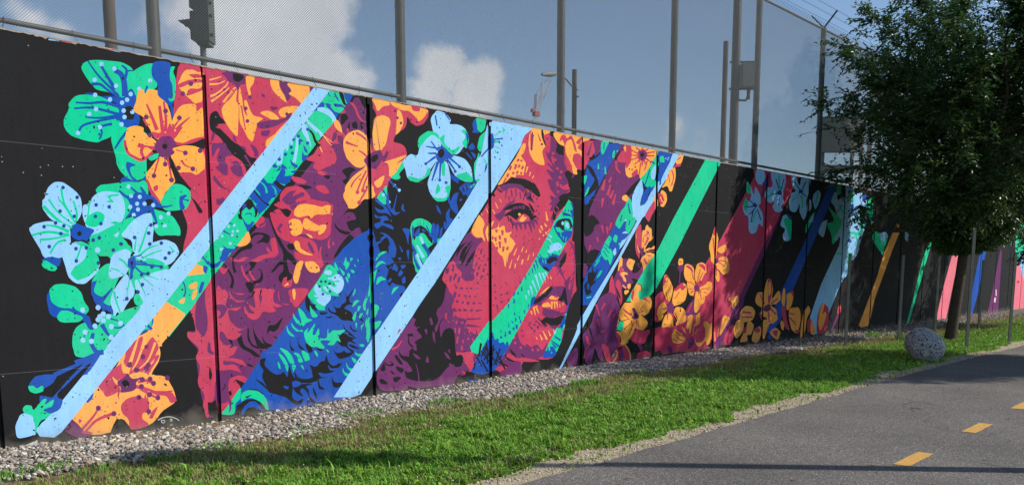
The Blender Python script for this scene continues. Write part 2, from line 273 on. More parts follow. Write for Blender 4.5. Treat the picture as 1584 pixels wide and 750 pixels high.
# mural outlines: photo pixels (region origin and zoom after Z), projected onto the wall face below
MURAL = '''
@painted_hair|crimson and purple wavy hair
Z 0 0 1
r 268,240 275,105 320,99 440,122 500,133 500,142 420,255 330,365 300,400 280,420 284,380 290,350 282,320 290,300 277,268
P 510,134 545,146 577,153 590,200 590,240 548,325 560,362 512,410 383,585 340,640 322,646 315,628 310,604 304,560 306,540 290,522 290,512 305,512 296,475 300,455 330,420 420,330 500,230 550,150
Z 0 0 1
r 294,478 300,460 312,430 330,415 336,470 332,520 336,560 334,600 322,646 314,628 316,610 306,592 309,566 303,552 307,538 291,522 290,513 302,513 300,495
Z 0 360 3.75
p 1140,400 1165,300 1190,290 1190,400 1205,520 1185,600 1140,560 1130,480
p 1205,640 1220,640 1225,680 1250,700 1235,705 1205,690
Z 260 60 3.75
@painted_flower|orange and crimson blossom cut by the panel joint at the wall's top edge
r 60,280 90,190 140,155 180,155 260,170 330,190 500,215 600,235 700,262 860,282 810,350 770,385 740,420 700,470 640,520 600,570 560,620 480,590 420,560 380,520 320,470 290,430 270,380 200,375 140,370 90,320
o 58,270 75,220 100,185 140,180 175,195 205,205 205,350 160,378 120,345 85,310
r 60,265 120,240 200,235 210,250 120,265 70,285
r 110,310 130,290 180,290 210,270 210,295 150,320 120,328
r 120,210 160,205 205,215 205,225 150,228
.p 14 132,262 85,320
p 310,200 370,190 440,210 455,260 420,270 400,300 380,260 350,250 330,220
.p 10 300,255 325,295 350,315 345,372 372,402 290,325
k 375,205 420,208 440,225 415,250 385,245
o 450,225 470,215 500,220 495,260 475,290 480,320 470,330 455,280
-o 10 4 240,240 280,230 310,220
-o 12 4 240,265 290,262 330,245
-o 14 5 245,335 280,320 330,280 350,250
-o 14 5 250,365 300,330 355,285
-o 14 6 320,370 350,330 385,285
o 310,410 350,350 380,300 390,280 400,300 395,360 410,400 405,530 400,565 370,540 330,480
o 415,280 430,350 440,420 460,450 440,370 455,360 490,440 540,460 550,465 520,490 505,540 490,595 465,580 440,530 415,480 412,400 408,340
-r 6 10 345,360 370,330 395,290
-r 10 5 425,390 440,480 450,530
.p 11 475,340 460,478 450,405
p 540,320 560,325 560,345 545,335
o 592,240 640,240 650,290 680,340 685,370 640,335 605,295
p 645,245 695,255 715,300 710,340 690,365 670,320 655,290
o 695,258 815,275 820,330 800,370 770,380 740,345 700,320 715,300
p 820,280 855,285 830,320
r 690,370 720,340 745,350 775,385 740,390
o 640,430 655,405 700,392 765,395 735,430 700,455 660,455
.p 9 688,437
p 690,440 720,430 700,470 680,465
o 535,430 570,418 610,430 645,465 605,470 560,448
p 515,490 580,475 640,470 700,460 640,500 580,520 530,520
p 540,540 590,530 580,565 545,565
p 590,395 640,400 610,418
o 630,540 700,470 710,475 650,550 612,575
o 570,590 610,560 625,560 585,630 567,625
@painted_branch|dark branch and crimson curls under the top edge blossom
Z 320 180 7.5
k 40,-20 40,150 170,270 230,380 300,450 400,520 450,600 460,640 520,570 580,480 500,470 400,360 290,270 240,220 180,160 100,120 220,95 200,50 150,0 110,-60
r 120,100 200,85 230,100 300,200 380,320 420,350 540,290 690,360 600,480 520,475 470,430 400,350 300,290 240,230 180,170
p 500,330 550,345 590,400 595,465 550,470 545,420
p 390,345 440,355 465,410 440,400
p 60,320 130,310 210,310 240,370 290,450 220,470 205,520 240,570 235,710 180,670 100,590 140,560 115,480 150,370 110,390 90,440 60,470
p 270,600 310,560 270,545 340,515 390,560 420,680 380,705 310,670
-p 30 14 440,450 480,520 510,570
p 60,200 95,190 80,260 50,300
-p 26 4 80,690 130,760 200,830 260,850
p 300,220 330,240 340,300 310,280
Z 320 270 7.5
p 110,290 150,280 190,265 210,300 170,340 120,350
r 200,10 330,20 420,60 300,180 240,160 120,60
-p 30 4 80,40 140,120 200,160 265,175
@painted_hair|purple hair with crimson strands below the blossoms
Z 420 120 7.5
k 960,210 1010,215 1160,245 1170,300 1200,400 1190,480 1170,700 1120,680 1090,560 1060,440 990,330
p 960,240 1010,235 1030,270 1060,330 1090,380 1060,400 1020,350 980,330
p 900,290 1000,300 1050,400 1090,480 1110,600 1080,600 1040,510 1000,500 1000,560 960,590 930,500 900,560 880,680 830,750 780,730 760,520 800,420 850,340
p 1100,350 1150,360 1110,420 1090,520 1110,580 1130,600 1090,620 1050,500
k 800,440 850,420 890,470 850,520 810,550
k 890,540 905,520 905,610 870,630
k 930,540 980,510 1000,590 950,590
k 1030,530 1060,520 1060,590 1040,600
r 905,285 950,300 985,350 1005,410 1030,460 1060,500 1115,515 1080,520 1030,500 990,440 965,370 930,320
r 800,420 850,375 855,410 820,420
r 700,520 740,550 790,610 850,660 850,760 560,760 600,680
o 735,490 770,500 800,550 820,640 780,620 740,580 722,530
p 720,640 760,650 740,720 700,740
p 760,680 820,680 840,760 780,760
-o 10 6 600,670 660,720 700,750
r 870,600 890,590 905,650 920,700 880,690
Z 260 60 3.75
r 800,700 850,660 900,570 940,600 975,680 970,720 930,740 880,720
.p 8 893,678 950,625
-o 8 4 870,600 885,640 895,660
-o 6 4 900,560 930,600 950,620
Z 260 240 3.75
r 835,0 960,-10 972,30 950,60 920,70 870,90 840,70 850,40 820,20
r 870,90 920,100 905,120 870,110
r 705,120 760,130 800,150 795,165 740,160
k 755,175 800,175 835,188 800,198 765,190
r 650,230 680,190 730,178 770,185 800,210 830,260 770,270 720,290 680,300 650,270
p 660,260 700,215 740,205 720,240 780,215 790,235 740,260 740,280 700,290
r 610,290 650,275 700,290 720,320 760,280 800,270 830,255 880,265 940,280 950,350 945,420 940,460 900,490 830,485 800,460 760,455 720,440 690,380 650,360 620,330
r 855,180 905,175 935,215 910,225 870,205
r 640,270 700,300 730,330 680,310 630,300
o 730,330 750,295 790,283 850,290 890,300 925,290 950,300 955,345 925,340 900,345 860,345 830,365 810,350 760,360 735,350
r 945,290 957,285 955,335 940,345
o 700,385 720,370 760,375 780,410 775,450 745,468 715,462 710,440 725,430 705,420
r 705,385 720,400 705,410
o 785,380 800,365 840,390 870,405 905,400 920,415 900,450 875,460 870,445 880,435 850,440 800,430 780,410
r 845,350 900,345 930,370 935,420 900,425 860,400 840,375
o 875,410 910,402 918,418 900,445 880,462 868,452 880,435
o 800,455 830,465 838,482 815,472
o 730,515 740,495 760,505 770,540 800,560 840,580 790,575 745,550
r 720,470 760,470 800,480 830,490 860,520 880,600 900,640 860,660 780,620 740,600 730,560 755,555 700,500
o 730,515 740,495 760,505 770,540 800,560 840,580 790,575 745,550
p 815,500 835,530 850,570 830,560 810,520
p 860,520 900,540 950,500 1000,470 1060,455 980,530 960,560 940,600 920,560 900,610 885,580
-r 14 4 935,540 930,510 940,480
-r 20 4 895,640 880,570 890,530
-r 12 4 960,520 955,500
k 965,390 985,420 1020,440 1060,445 1040,462 1000,450 972,420
p 985,380 1010,345 1060,330 1070,350 1090,375 1050,385 1030,375 1020,390 1060,445 1020,430
k 1010,355 1000,380 1020,340 1060,300 1120,290 1175,240 1190,225 1190,440 1100,420 1060,440 1035,395 1050,380 1090,370 1075,335 1040,330
k 1010,90 1050,70 1090,85 1060,110 1035,170 1010,150 1035,130
k 900,120 940,120 930,140
k 1040,470 1000,520 970,570 960,600 985,580 1030,530 1080,490 1060,460
k 550,270 560,330 590,380 610,440 640,510 665,560 665,610 620,670 595,680 640,620 655,610 670,660 640,710 660,745 690,730 700,745 720,700 700,670 690,600 740,640 745,620 720,580 680,540 640,470 605,400 600,340 640,310 690,360 715,330 690,310 650,310 600,280 575,260
r 668,715 690,705 690,730 720,720 715,760 680,770 660,750
o 690,740 700,750 672,760
k 690,520 720,510 735,535 725,550 700,545
r 590,335 630,340 690,360 700,420 720,480 690,500 640,470 610,410
r 505,395 540,355 565,370 560,410 520,420
-p 14 5 530,410 560,390 565,360
-p 20 6 660,400 640,430 660,450
k 475,470 500,450 550,450 590,470 580,510 545,505 510,510 545,480 500,470 480,490
p 500,470 530,460 555,470 530,490 505,510 470,510
-k 24 10 470,530 420,550 380,590 360,605
.k 20 470,525
r 355,590 400,605 450,590 490,605 540,580 600,560 595,490 620,480 640,560 620,590 560,600 510,620 460,600 420,620 370,610
r 575,560 600,570 590,550 570,530
k 470,620 510,620 500,650 455,690 450,680 480,650
-k 8 18 375,600 380,650 390,680
-k 6 20 315,620 345,660 375,720 365,770
-r 10 14 425,640 440,690 470,730
-r 8 16 470,670 490,710 520,750
k 530,655 550,690 545,730 500,750 490,730 525,720 540,690
k 450,740 480,735 500,760 480,800 460,770
r 300,640 330,660 350,650 325,690 300,670
o 740,640 760,615 785,618 770,670 755,730 740,745 725,710
o 795,620 840,615 870,640 880,670 850,685 820,675 800,650
p 800,690 850,680 830,720 800,740 780,720
@painted_hair|crimson and purple hair curls near the foot of the wall
Z 320 450 7.5
r 110,-20 200,-20 250,40 220,150 240,200 350,190 400,180 340,230 250,220 260,320 320,400 400,440 460,420 360,480 400,500 330,560 250,560 180,470 150,480 150,560 220,630 290,620 260,660 350,640 330,700 280,750 110,750
r 250,-10 330,100 440,115 350,130 280,80
r 290,0 320,20 440,30 370,45
r 540,20 560,-30 780,-20 770,60 780,130 870,175 800,190 760,170 800,230 730,250 650,240 600,310 540,335 470,300 430,230 440,170 480,250 555,260 500,200 490,150 560,190
r 830,-10 830,80 870,140 960,155 910,160 850,120
r 960,-20 1180,-20 1050,185 970,130 960,60
p 600,40 640,60 620,160 610,100
o 990,0 1010,-30 1030,20 1020,100 1000,80
p 110,160 180,155 235,200 200,280 150,320 130,300 160,270 150,230 115,215
p 150,480 200,510 260,600 220,610 170,570
k 880,305 840,340 790,390 720,400 700,450 700,500 730,460 780,470 830,430 860,360
k 530,380 560,490 640,600 760,630 700,660 600,660 550,540
k 640,510 680,590 770,630 720,640 660,600
-k 16 24 480,430 480,520 520,620 600,660
k 350,560 400,520 420,590 450,640 540,690 620,760 560,760 480,700 400,660
k 250,560 290,570 300,630 270,660 285,620
k 760,515 820,540 855,565 810,555
k 670,650 740,690 760,740 720,700
k 480,430 490,470 480,530 490,600 470,540
k 610,670 640,700 650,740 620,700
k 640,-20 620,50 615,0
-k 24 4 550,0 520,60 450,90
Z 320 540 7.5
r 130,100 190,90 200,180 330,180 400,270 340,250 250,235 130,240
r 190,130 250,100 400,120 460,195 400,180 300,140 190,135
k 465,165 520,180 540,205 480,190
r 250,400 270,340 350,305 430,310 490,370 510,430 390,490 240,660 150,750 130,600 220,560 250,500
-k 14 20 285,285 290,320
p 130,420 200,390 250,430 240,500 270,580 210,620 140,610
-k 16 6 210,400 210,430 170,490
k 250,490 275,480 290,510 275,540 255,525
k 30,200 60,280 50,350 25,330
k 60,610 110,590 140,700 130,760 30,760 10,620
k 325,350 400,370 500,435 460,470 400,500 380,420
p 90,420 130,400 140,580 100,590
@painted_hair|electric blue hair with green leaf strands beside the wide light blue stripe
Z 0 0 1
B 511,411 530,385 548,368 575,352 588,390 600,440 625,462 640,480 548,614 520,619 345,640 383,585
Z 320 540 7.5
b 460,330 490,320 560,200 620,120 700,0 1275,0 1275,600 1130,680 950,690 800,710 700,700 600,690 520,480
g 385,450 390,560 330,640 310,750 170,750 250,640
p 255,600 285,590 280,690 255,740 260,670
g 395,590 400,520 450,480 540,465 620,490 690,580 715,705 640,660 560,580 480,560 410,600
k 400,620 440,590 540,575 620,610 680,690 600,680 520,600 440,650 380,750 330,750 350,650
b 420,690 470,630 560,600 640,690 600,690 540,650 460,680 430,750 395,750
k 430,740 470,685 540,665 600,700 650,720 640,760 430,760
k 440,550 520,525 470,560
k 450,470 560,460 640,500 650,525 580,480 480,470
k 620,120 680,100 670,180 720,240 800,290 890,290 960,340 1000,420 990,550 1050,600 1120,570 1100,620 1050,645 990,620 920,560 800,520 730,500 680,450 560,345 640,380 690,430 650,350 640,300 655,240 615,180
b 885,430 920,375 945,420 940,465
k 950,350 880,260 920,310 980,360 960,190 985,280 1040,360 1080,360 1010,250 1080,330 1150,345 1275,320 1275,370 1150,370 1060,400
k 1010,410 1100,400 1230,400 1150,430 1180,470 1190,540 1270,620 1210,610 1150,480 1100,450 1080,490 1120,545 1060,520 1010,470
k 1160,600 1190,590 1160,650
k 1230,430 1270,520 1275,580 1235,500
Z 430 500 7.5
k 30,590 70,560 110,620 130,490 150,570 200,660 190,560 240,640 330,660 400,630 390,540 370,480 440,500 500,440 540,430 560,370 590,450 640,490 740,460 700,510 620,520 580,480 600,540 660,550 560,580 470,570 500,620 570,625 480,640 380,690 270,690 180,720 60,720 20,640
b 160,690 200,660 270,690 250,720 180,740
b 270,620 330,640 260,560 250,600
k 640,300 680,340 750,330 760,310 800,340 880,330 830,380 720,410 680,380
k 470,640 490,720 540,760 480,760 460,690
k 620,610 660,680 760,690 700,740 640,730
k 690,210 700,160 760,110 850,160 920,165 860,190 900,240 820,210 810,270 880,320 850,330 780,270 730,260
k 760,0 780,60 850,120 890,160 820,130 765,60
k 840,20 870,70 920,90 880,95 840,60
k 820,240 870,250 950,295 890,290 840,270
k 320,230 380,260 400,320 360,340 330,290
k 240,150 240,230 310,310 250,290 230,220
k 140,180 150,260 190,310 150,310 135,240
k 450,280 520,310 490,320 455,300
k 400,310 440,330 420,400 440,350
g 300,110 350,50 345,110 430,0 400,120 430,130 470,55 480,120 460,160 560,170 580,60 590,120 640,80 700,80 780,75 720,130 690,130 725,215 680,200 640,250 575,245 600,200 490,200 540,285 490,290 440,270 390,270 330,220
b 520,200 580,195 560,240
b 545,70 555,150 500,150
g 20,285 80,300 150,360 190,460 140,460 80,360
g 5,345 60,380 115,475 80,480 40,420
g 180,340 240,350 290,440 240,450 220,380
g 275,315 340,340 370,410 320,440 290,390
g 415,315 450,330 465,385 440,370
g 555,295 590,320 580,340
g 80,490 120,495 110,560
g 160,485 205,485 180,565
g 260,485 290,490 300,540
g -5,440 20,470 30,530 5,510
g 100,20 130,90 190,150 140,140 105,90
g 150,-10 200,50 240,80 220,95 170,50
g 230,-10 320,-10 280,40
g 235,90 270,70 290,95
g 940,245 990,240 1000,265 970,270
g 895,320 920,350 970,355 940,385 900,360
g 855,390 910,425 890,460 865,430
g 790,450 820,510 860,525 840,555 800,510
g 755,510 770,560 830,590 790,610 750,560
g 1010,-10 1060,-10 1070,120 1045,220 1020,170 1030,90
g 960,30 1000,5 970,60 970,90
g 895,-5 915,-5 910,60
Z 430 400 7.5
k 335,420 370,480 380,520 440,545 450,600 390,580 370,620 330,580 315,500
k 640,530 680,570 740,570 850,620 870,720 800,715 740,710 680,660 590,610 580,560 620,610 670,620 660,580
k 725,570 740,530 790,490 775,390 800,440 880,350 830,450 830,500 870,525 800,540 750,590
k 920,180 930,130 1000,110 1080,110 1075,135 980,140
k 910,240 960,215 1030,225 1000,240
k 950,440 960,370 1050,260 1050,310 980,370 970,450
k 930,590 930,640 990,720 960,715 920,640
k 480,620 530,620 580,625 550,640 500,650
k 545,680 640,665 600,690
g 235,570 300,620 340,690 395,710 290,750 250,660
g 370,540 400,590 460,665 400,680 375,620
g 175,630 210,690 270,750 220,750 180,690
g 430,550 490,530 550,590 480,595
g 720,30 760,60 785,-20 800,30 830,60 790,130 770,80
g 650,70 665,45 700,120 700,145 670,120
g 705,95 740,130 775,165 755,195
g 840,130 870,130 890,160 860,165
g 820,160 835,185 825,230 800,190
g 780,220 800,210 815,250 810,280
g 885,60 905,90 890,90
g 920,0 960,50 930,40
g 840,-10 870,0 840,30
g 865,435 885,360 930,335 990,335 960,360 900,390
g 860,560 880,500 920,475 965,480 930,500 890,540
g 1090,150 1110,160 1090,250 1060,330 1050,420 1020,520 990,570 985,530 1010,450 1040,380 1050,270
g 920,590 930,550 960,550 940,600 920,610
g 860,690 880,640 910,610 890,720
g 935,680 950,640 985,625 955,690
g 1020,640 1045,570 1045,640
g 1010,750 1030,680 1040,750
@painted_flower|light blue and green spotted blossom on the electric blue hair
g 345,420 400,340 450,270 510,180 560,90 590,70 640,90 690,170 640,330 690,400 720,470 640,440 570,410 600,430 540,570 480,550 400,510 370,470
l 530,170 560,135 620,145 610,190 560,180
l 565,215 620,215 680,180 730,195 765,270 750,350 700,405 650,385 590,330 570,310 620,300 630,260 590,240
g 600,230 640,260 700,250 715,275 660,270 650,300 680,310 660,330 600,300
l 440,290 480,340 500,340 500,380 545,400 570,420 605,420 610,470 540,545 480,520 440,480 470,450 430,440 420,420 450,420 420,360
.n 16 500,265 550,265 600,285 480,320 565,340 600,380 520,410
l 520,320 560,330 590,390 560,380 530,350
@painted_band|recoloured green and blue band along the long light blue stripe
Z 0 0 1
G 507,139 547,147 463,257 415,321 384,358 361,387 332,424 296,477 262,520 248,530 220,560 240,480 330,370 420,255 470,195
Z 420 120 7.5
b 660,150 730,170 770,240 800,300 850,350 830,370 780,430 740,470 680,380 640,340 620,300 600,360 580,370 500,400 460,410 530,340 590,270
g 660,155 725,160 730,210 760,260 820,310 740,305 720,300 740,340 840,355 800,410 740,400 690,350 680,310 620,300 640,340 600,290 560,270
-b 16 6 655,170 670,210 690,220
k 780,165 830,185 860,300 880,310 840,320 800,240
b 840,185 940,205 930,240 890,300 870,290
g 440,440 530,380 620,400 690,470 720,520 590,650 520,610 460,530
l 530,355 580,345 640,360 690,390 750,480 710,520 690,470 620,420 540,385
l 390,480 420,490 460,530 530,590 600,660 570,690 540,630 470,560 410,520
l 345,540 400,545 430,590 370,560 400,640 450,750 420,750 370,640
-k 20 36 440,610 480,660 510,740 560,800
Z 320 180 7.5
b 800,710 850,640 870,555 910,580 960,640 1040,625 1000,680 930,700 880,760 800,760
g 890,750 910,650 910,610 980,650 1010,670 940,700 960,760
b 640,680 660,640 670,700 700,760 560,770
b 740,560 780,545 820,590 780,600
b 800,640 830,600 850,570 850,620
b 960,490 990,530 1055,580 1030,600 980,560
b 1110,400 1130,450 1180,460 1120,530 1100,500
b 1120,330 1160,390 1170,430 1130,400
b 1065,270 1090,265 1140,310 1100,290 1070,340
-l 10 30 985,240 980,330
-l 24 36 1050,240 1040,380 1010,540
-l 6 30 960,250 940,330 925,400
l 880,360 890,370 870,540 820,570 810,520 850,480
l 1095,100 1120,90 1170,190 1210,360 1160,270 1110,190
l 1100,90 1150,110 1190,170 1150,140
l 1150,30 1200,80 1275,150 1275,190 1180,100
.b 20 1060,232 1003,268 978,360 990,428 910,442 840,500 1168,312 1170,152
Z 320 270 7.5
b 470,190 530,120 630,10 690,90 750,100 790,70 860,180 790,270 720,360 590,480 600,460 560,350 490,260
g 630,-10 650,30 690,80 750,105 790,60 830,-30
b 800,60 830,0 900,20 990,20 930,110 870,110
-k 46 60 790,80 840,130 890,160
-g 6 26 590,75 640,100 680,150 695,215
-g 26 10 530,120 560,170 620,240
-g 6 24 750,130 790,170 800,230
g 715,330 750,280 780,265 770,310 730,340
k 510,150 540,170 610,260 660,310 720,350 700,360 600,270
g 480,210 490,260 560,330 580,345 540,360 500,300
g 470,215 490,300 440,290 380,330 400,290
b 370,330 410,305 400,340 350,350
b 340,350 430,300 440,310 400,380 360,350
k 440,320 480,285 520,295 550,350 590,420 580,470 560,500 555,430 540,370 490,410 450,380 410,420 400,470 410,520 370,510 360,460 380,450 375,390 400,340
-k 8 8 478,200 480,290
b 420,350 450,340 450,380 415,420
b 530,370 555,380 560,430 545,400
g 410,440 440,405 500,410 550,440 555,520 530,560 480,570 430,530
-b 10 16 440,470 470,450 520,460
b 410,500 450,560 490,580 530,540 540,570 480,660 440,590
-b 8 20 300,480 270,500 230,495
-b 30 6 200,510 240,550 310,580
-b 26 8 150,620 220,670 280,700
-b 20 8 180,560 220,590 240,600
.l 16 317,588 250,603 300,660 355,655 292,703 178,713 140,672 90,717 165,600 118,738
o 400,760 440,710 480,660 500,720 500,760
Z 320 360 7.5
o 350,150 420,60 470,-10 500,40 500,100 460,140 400,158
b 150,95 180,140 240,180 330,190 310,220 260,240 230,310 190,340 160,310 180,200 200,180
-b 20 30 185,310 120,360 60,370 10,330
.l 18 270,125 165,190
-b 14 4 350,165 310,150
Z 0 360 3.75
b 1110,170 1140,130 1170,120 1190,150 1240,190 1275,160 1275,140 1300,130 1270,190 1240,205 1200,180 1165,140 1130,165
o 1145,150 1165,155 1155,168
o 1040,250 1090,180 1120,175 1180,200 1190,235 1120,245 1060,255
b 1180,190 1205,200 1195,235 1180,225
g 940,380 1000,290 1050,255 1130,245 1240,235 1200,300 1150,360 1110,440 1070,465 1020,450 990,400
-b 6 10 1030,255 1065,290 1075,340 1065,370
b 1165,290 1185,285 1170,340 1150,350
o 1095,305 1140,285 1140,320 1105,325
o 1115,350 1140,325 1140,360 1115,390
o 1035,400 1070,375 1065,410
o 730,640 760,610 850,575 890,510 880,460 900,420 960,400 1000,420 1060,460 1070,480 1000,570 940,640 920,660
b 760,600 800,565 840,560 880,550 830,580 780,605
g 700,520 780,430 850,450 890,490 880,550 830,565 780,560 720,560
-b 8 20 835,520 860,540 880,560
-b 16 4 865,460 885,500 880,540
b 980,325 1000,300 1040,280 1055,260 1030,260
@painted_flower|orange and crimson blossom at the wall's foot right of the stripe
Z 0 540 3.75
o 540,230 580,190 620,150 680,90 720,-20 740,-40 830,-80 900,-50 920,-20 930,20 920,70 880,140 900,150 960,160 1000,220 1022,290 1010,310 940,360 900,410 860,440 770,460 700,400 660,470 600,490 540,495 450,470 400,420 400,390 480,300
r 560,190 610,140 660,110 720,60 740,-30 800,-60 830,-70 800,60 830,0 880,-70 905,-50 920,-10 900,40 880,110 860,140 800,130 740,150 690,190 690,240 620,275 590,240
-o 8 26 800,-60 770,30 735,140
-o 16 6 840,-60 800,60 765,120
-o 14 6 900,-40 860,60 810,110
-o 12 5 920,30 870,90 830,130
o 705,20 720,80 740,120 720,140 705,110
o 650,160 680,180 690,200 670,200
r 700,330 730,290 790,270 840,285 860,320 865,360 830,370 825,400 860,430 850,445 760,465 740,400 710,370
-r 22 8 790,215 850,230 920,250 1000,240
r 860,235 920,240 990,245 1020,280 1020,300 990,310 960,270 900,262
-r 16 8 840,300 850,260 860,340
-r 14 22 800,190 850,180 890,195
-r 20 8 820,230 870,260 910,280
r 830,310 865,300 860,345 835,330
r 865,400 880,360 915,330 890,390
r 600,240 640,240 620,270
-r 10 18 570,340 540,390 470,470
-r 20 10 660,370 560,410 500,470 450,500
r 455,405 475,410 460,430
r 700,220 680,260 695,300 690,270
r 900,40 920,30 920,50 880,110
.p 15 570,340 660,372 970,165 890,197 870,172 915,280 868,262 862,360 848,112 828,42 860,90 825,175 750,90 790,120 805,278 820,215
Z 0 360 3.75
.p 12 848,660 828,718
Z 0 540 3.75
p 680,190 720,160 740,140 770,170 830,160 790,190 790,220 770,240 700,250 700,220
k 705,190 730,175 750,195 745,215 720,215
b 490,280 540,210 540,270 510,310
p 360,430 400,395 450,430 500,490 530,490 480,520 420,500 370,470
-k 10 10 380,420 410,450 370,470
k 640,490 680,400 740,460 730,480 690,470
r 470,480 500,470 540,485 500,490
Z 0 360 3.75
b 630,690 660,700 690,620 720,560 700,620 690,720 650,750
@painted_stripe|long light blue diagonal stripe nearest the wall's left end
Z 0 0 1
L 486,135 510,140 336,368 95,668 84,676 62,675 54,664 75,645 320,345
@painted_flower|green and blue blossom at the wall's upper left
Z 0 0 3.75
g 473,400 480,372 515,353 570,349 640,355 700,362 745,382 772,412 740,445 735,490 765,520 740,580 690,580 640,540 560,520 530,490 500,450
g 735,440 780,410 830,380 890,370 900,420 912,500 860,540 800,580 760,515 735,490
b 890,365 930,355 985,365 990,395 985,440 1000,500 998,580 1005,600 980,615 940,580 910,540 915,490 885,450 878,410
g 990,392 1015,388 1005,420 1018,460 1018,520 1010,580 990,592 975,570 1000,570 1000,500 985,450
-b 12 24 990,610 1000,650 985,690
b 490,545 540,540 580,560 660,560 700,600 640,590
g 540,555 490,550 440,558 400,598 396,640 372,690 370,725 382,755 415,788 480,812 560,827 600,812 640,795 690,760 730,735 700,650 640,590 580,560
Z 0 180 3.75
g 645,120 680,90 730,60 780,80 850,100 860,180 850,240 850,300 850,340 830,360 780,375 740,360 700,320 678,280 670,230 655,180
Z 0 0 3.75
b 760,515 790,560 785,600 800,640 810,690 800,730 760,745 720,735 690,700 670,680 690,650 680,610 650,570 690,560 720,565
k 720,630 750,615 780,640 775,690 735,695 720,670
-b 8 16 510,355 540,400 580,450 640,510 690,560
-b 14 24 585,380 620,440 650,490 665,520
-b 26 36 665,410 700,430 720,480 725,560
-b 10 20 705,380 735,410 720,470
-b 14 4 730,412 775,412
-b 18 10 530,490 580,490 620,520 690,570
-b 10 20 440,595 520,600 600,595 690,620
-b 10 18 430,630 520,625 600,640 690,665
-b 8 16 495,680 580,685 690,670
-b 14 14 455,770 480,730 560,705 690,680
-b 10 16 575,810 590,775 590,735 650,720
-b 8 14 840,540 855,500
-b 10 20 665,865 700,810 740,760
b 735,940 788,958 755,975 765,1020 805,1055 770,1045 735,985
b 700,1060 720,1025 800,1055 850,1020 840,1055 800,1065
.l 13 588,373 663,400 548,465 673,500 552,552 638,578 758,547 737,580 708,597 557,634 517,662 717,643 722,680 705,722 580,738 768,650 870,470 808,517 452,772
@painted_flower|orange blossom with purple heart beside the first panel joint
Z 0 180 3.75
o 775,-35 790,-95 805,-150 830,-155 845,-125 860,-155 910,-150 920,-115 965,-75 985,-30 1000,40 1020,80 960,140 900,130 860,60 830,5
o 1000,20 1030,-40 1060,-65 1130,-70 1145,-30 1175,-50 1185,0 1180,130 1130,130 1060,160 1010,165 985,100
o 720,170 725,120 740,70 780,55 830,65 840,100 900,140 915,170 890,190 850,240 820,262 780,250 740,210
k 1000,160 1060,165 1130,140 1195,130 1190,190 1120,175 1060,175 1005,190
o 1005,185 1060,170 1120,172 1165,190 1190,240 1185,310 1140,340 1100,325 1040,330 1010,270 990,230 1000,200
k 970,230 1000,250 1020,300 1060,350 1110,390 1105,460 1140,500 1175,550 1155,560 1120,490 1080,420 1040,380 1000,380 990,300
o 920,240 950,235 985,290 1015,370 1000,400 960,440 930,500 900,490 880,440 850,380 850,330 880,290
r 1040,328 1100,325 1140,340 1195,310 1200,420 1180,470 1110,420 1060,360
-r 16 16 722,140 738,205 780,238 830,252 885,208
-r 26 20 800,165 840,180 905,185
o 810,190 850,180 880,200 850,215 840,240
-r 18 18 830,175 820,210 840,250
r 900,130 880,90 930,95 945,60 960,100 985,40 1000,60 1030,30 1010,90 1060,60 1030,110 1010,140 1060,155 1130,128 1190,118 1120,155 1010,170 985,130 950,120
-r 9 24 850,-70 880,0 910,80
-r 16 24 925,-60 935,20 945,90
-r 10 20 950,-85 962,20 960,90
-r 8 16 830,15 855,55
-r 20 6 1020,80 1060,40 1100,8
-r 14 6 1010,60 1040,20
r 848,360 865,380 880,420 900,450 935,505 895,485 865,430
r 890,410 915,400 915,425 895,435
p 905,150 935,120 985,115 1010,140 1022,170 1000,190 1012,210 990,230 965,240 930,235 905,200 895,175
.k 16 955,175
-r 10 10 922,240 895,330
-r 8 8 955,240 958,270
-r 10 10 972,240 995,365
-r 6 6 1020,195 1075,210
-r 14 4 1050,255 1075,285 1115,300
.p 14 848,5 960,-30 1040,10 870,110 958,278 893,345 995,370 1075,213 1118,305 1160,200 1035,300
g 860,245 890,220 918,215 915,240 880,258
@painted_flower|pair of light blue and green blossoms at the wall's left
g 555,430 580,400 650,390 740,380 800,382 845,375 860,450 800,470 760,540 720,600 660,560 610,470 570,450
g 930,500 970,430 1000,395 1050,395 1100,430 1105,480 1080,535 1030,545 960,545
b 1045,540 1040,470 1070,455 1085,460 1060,490 1070,535
-b 16 6 900,520 960,525 1000,515
-b 6 10 1060,480 1095,490
g 880,540 940,550 1000,580 1040,640 1045,690 1000,690 960,690 920,690 890,650 910,620 870,600
b 700,450 760,460 800,440 880,460 930,510 900,530 870,545 800,590 770,560 740,480
-b 10 24 690,430 730,465 780,490
-b 8 20 755,410 790,440 830,480
-b 10 22 815,410 840,450
-b 22 8 780,540 730,590
-b 24 10 880,540 910,620
-b 22 8 800,570 740,660
k 845,485 880,480 890,500 860,520 845,505
l 480,520 520,500 545,460 600,435 690,445 715,480 725,540 715,590 680,650 600,660 540,700 500,640 480,580
g 625,460 680,450 690,460 640,470 660,500 610,495 635,485
-g 10 10 520,490 510,570 500,620
g 510,580 560,550 605,570 600,610 560,640 520,640 495,620
g 640,615 680,610 720,640 660,625
g 520,700 600,660 700,610 780,580 760,640 710,690 740,740 760,760 760,800 640,850 580,810 540,780
l 705,690 740,640 790,590 870,560 890,640 885,720 880,760 800,800 770,780 760,720
l 660,690 690,670 680,700
-g 8 16 855,640 830,720 800,800
-g 8 12 790,700 780,780
l 260,470 275,420 310,385 360,382 420,420 465,470 475,550 440,620 380,640 300,600 250,540 245,490
-g 14 10 355,420 370,500 410,570 435,620
-g 20 14 250,520 300,570 360,620 430,650
-g 12 8 280,480 340,560 430,630
-g 10 10 340,480 380,530 430,610
-g 10 14 425,490 445,560 440,610
k 445,620 470,585 495,620 480,650 450,640
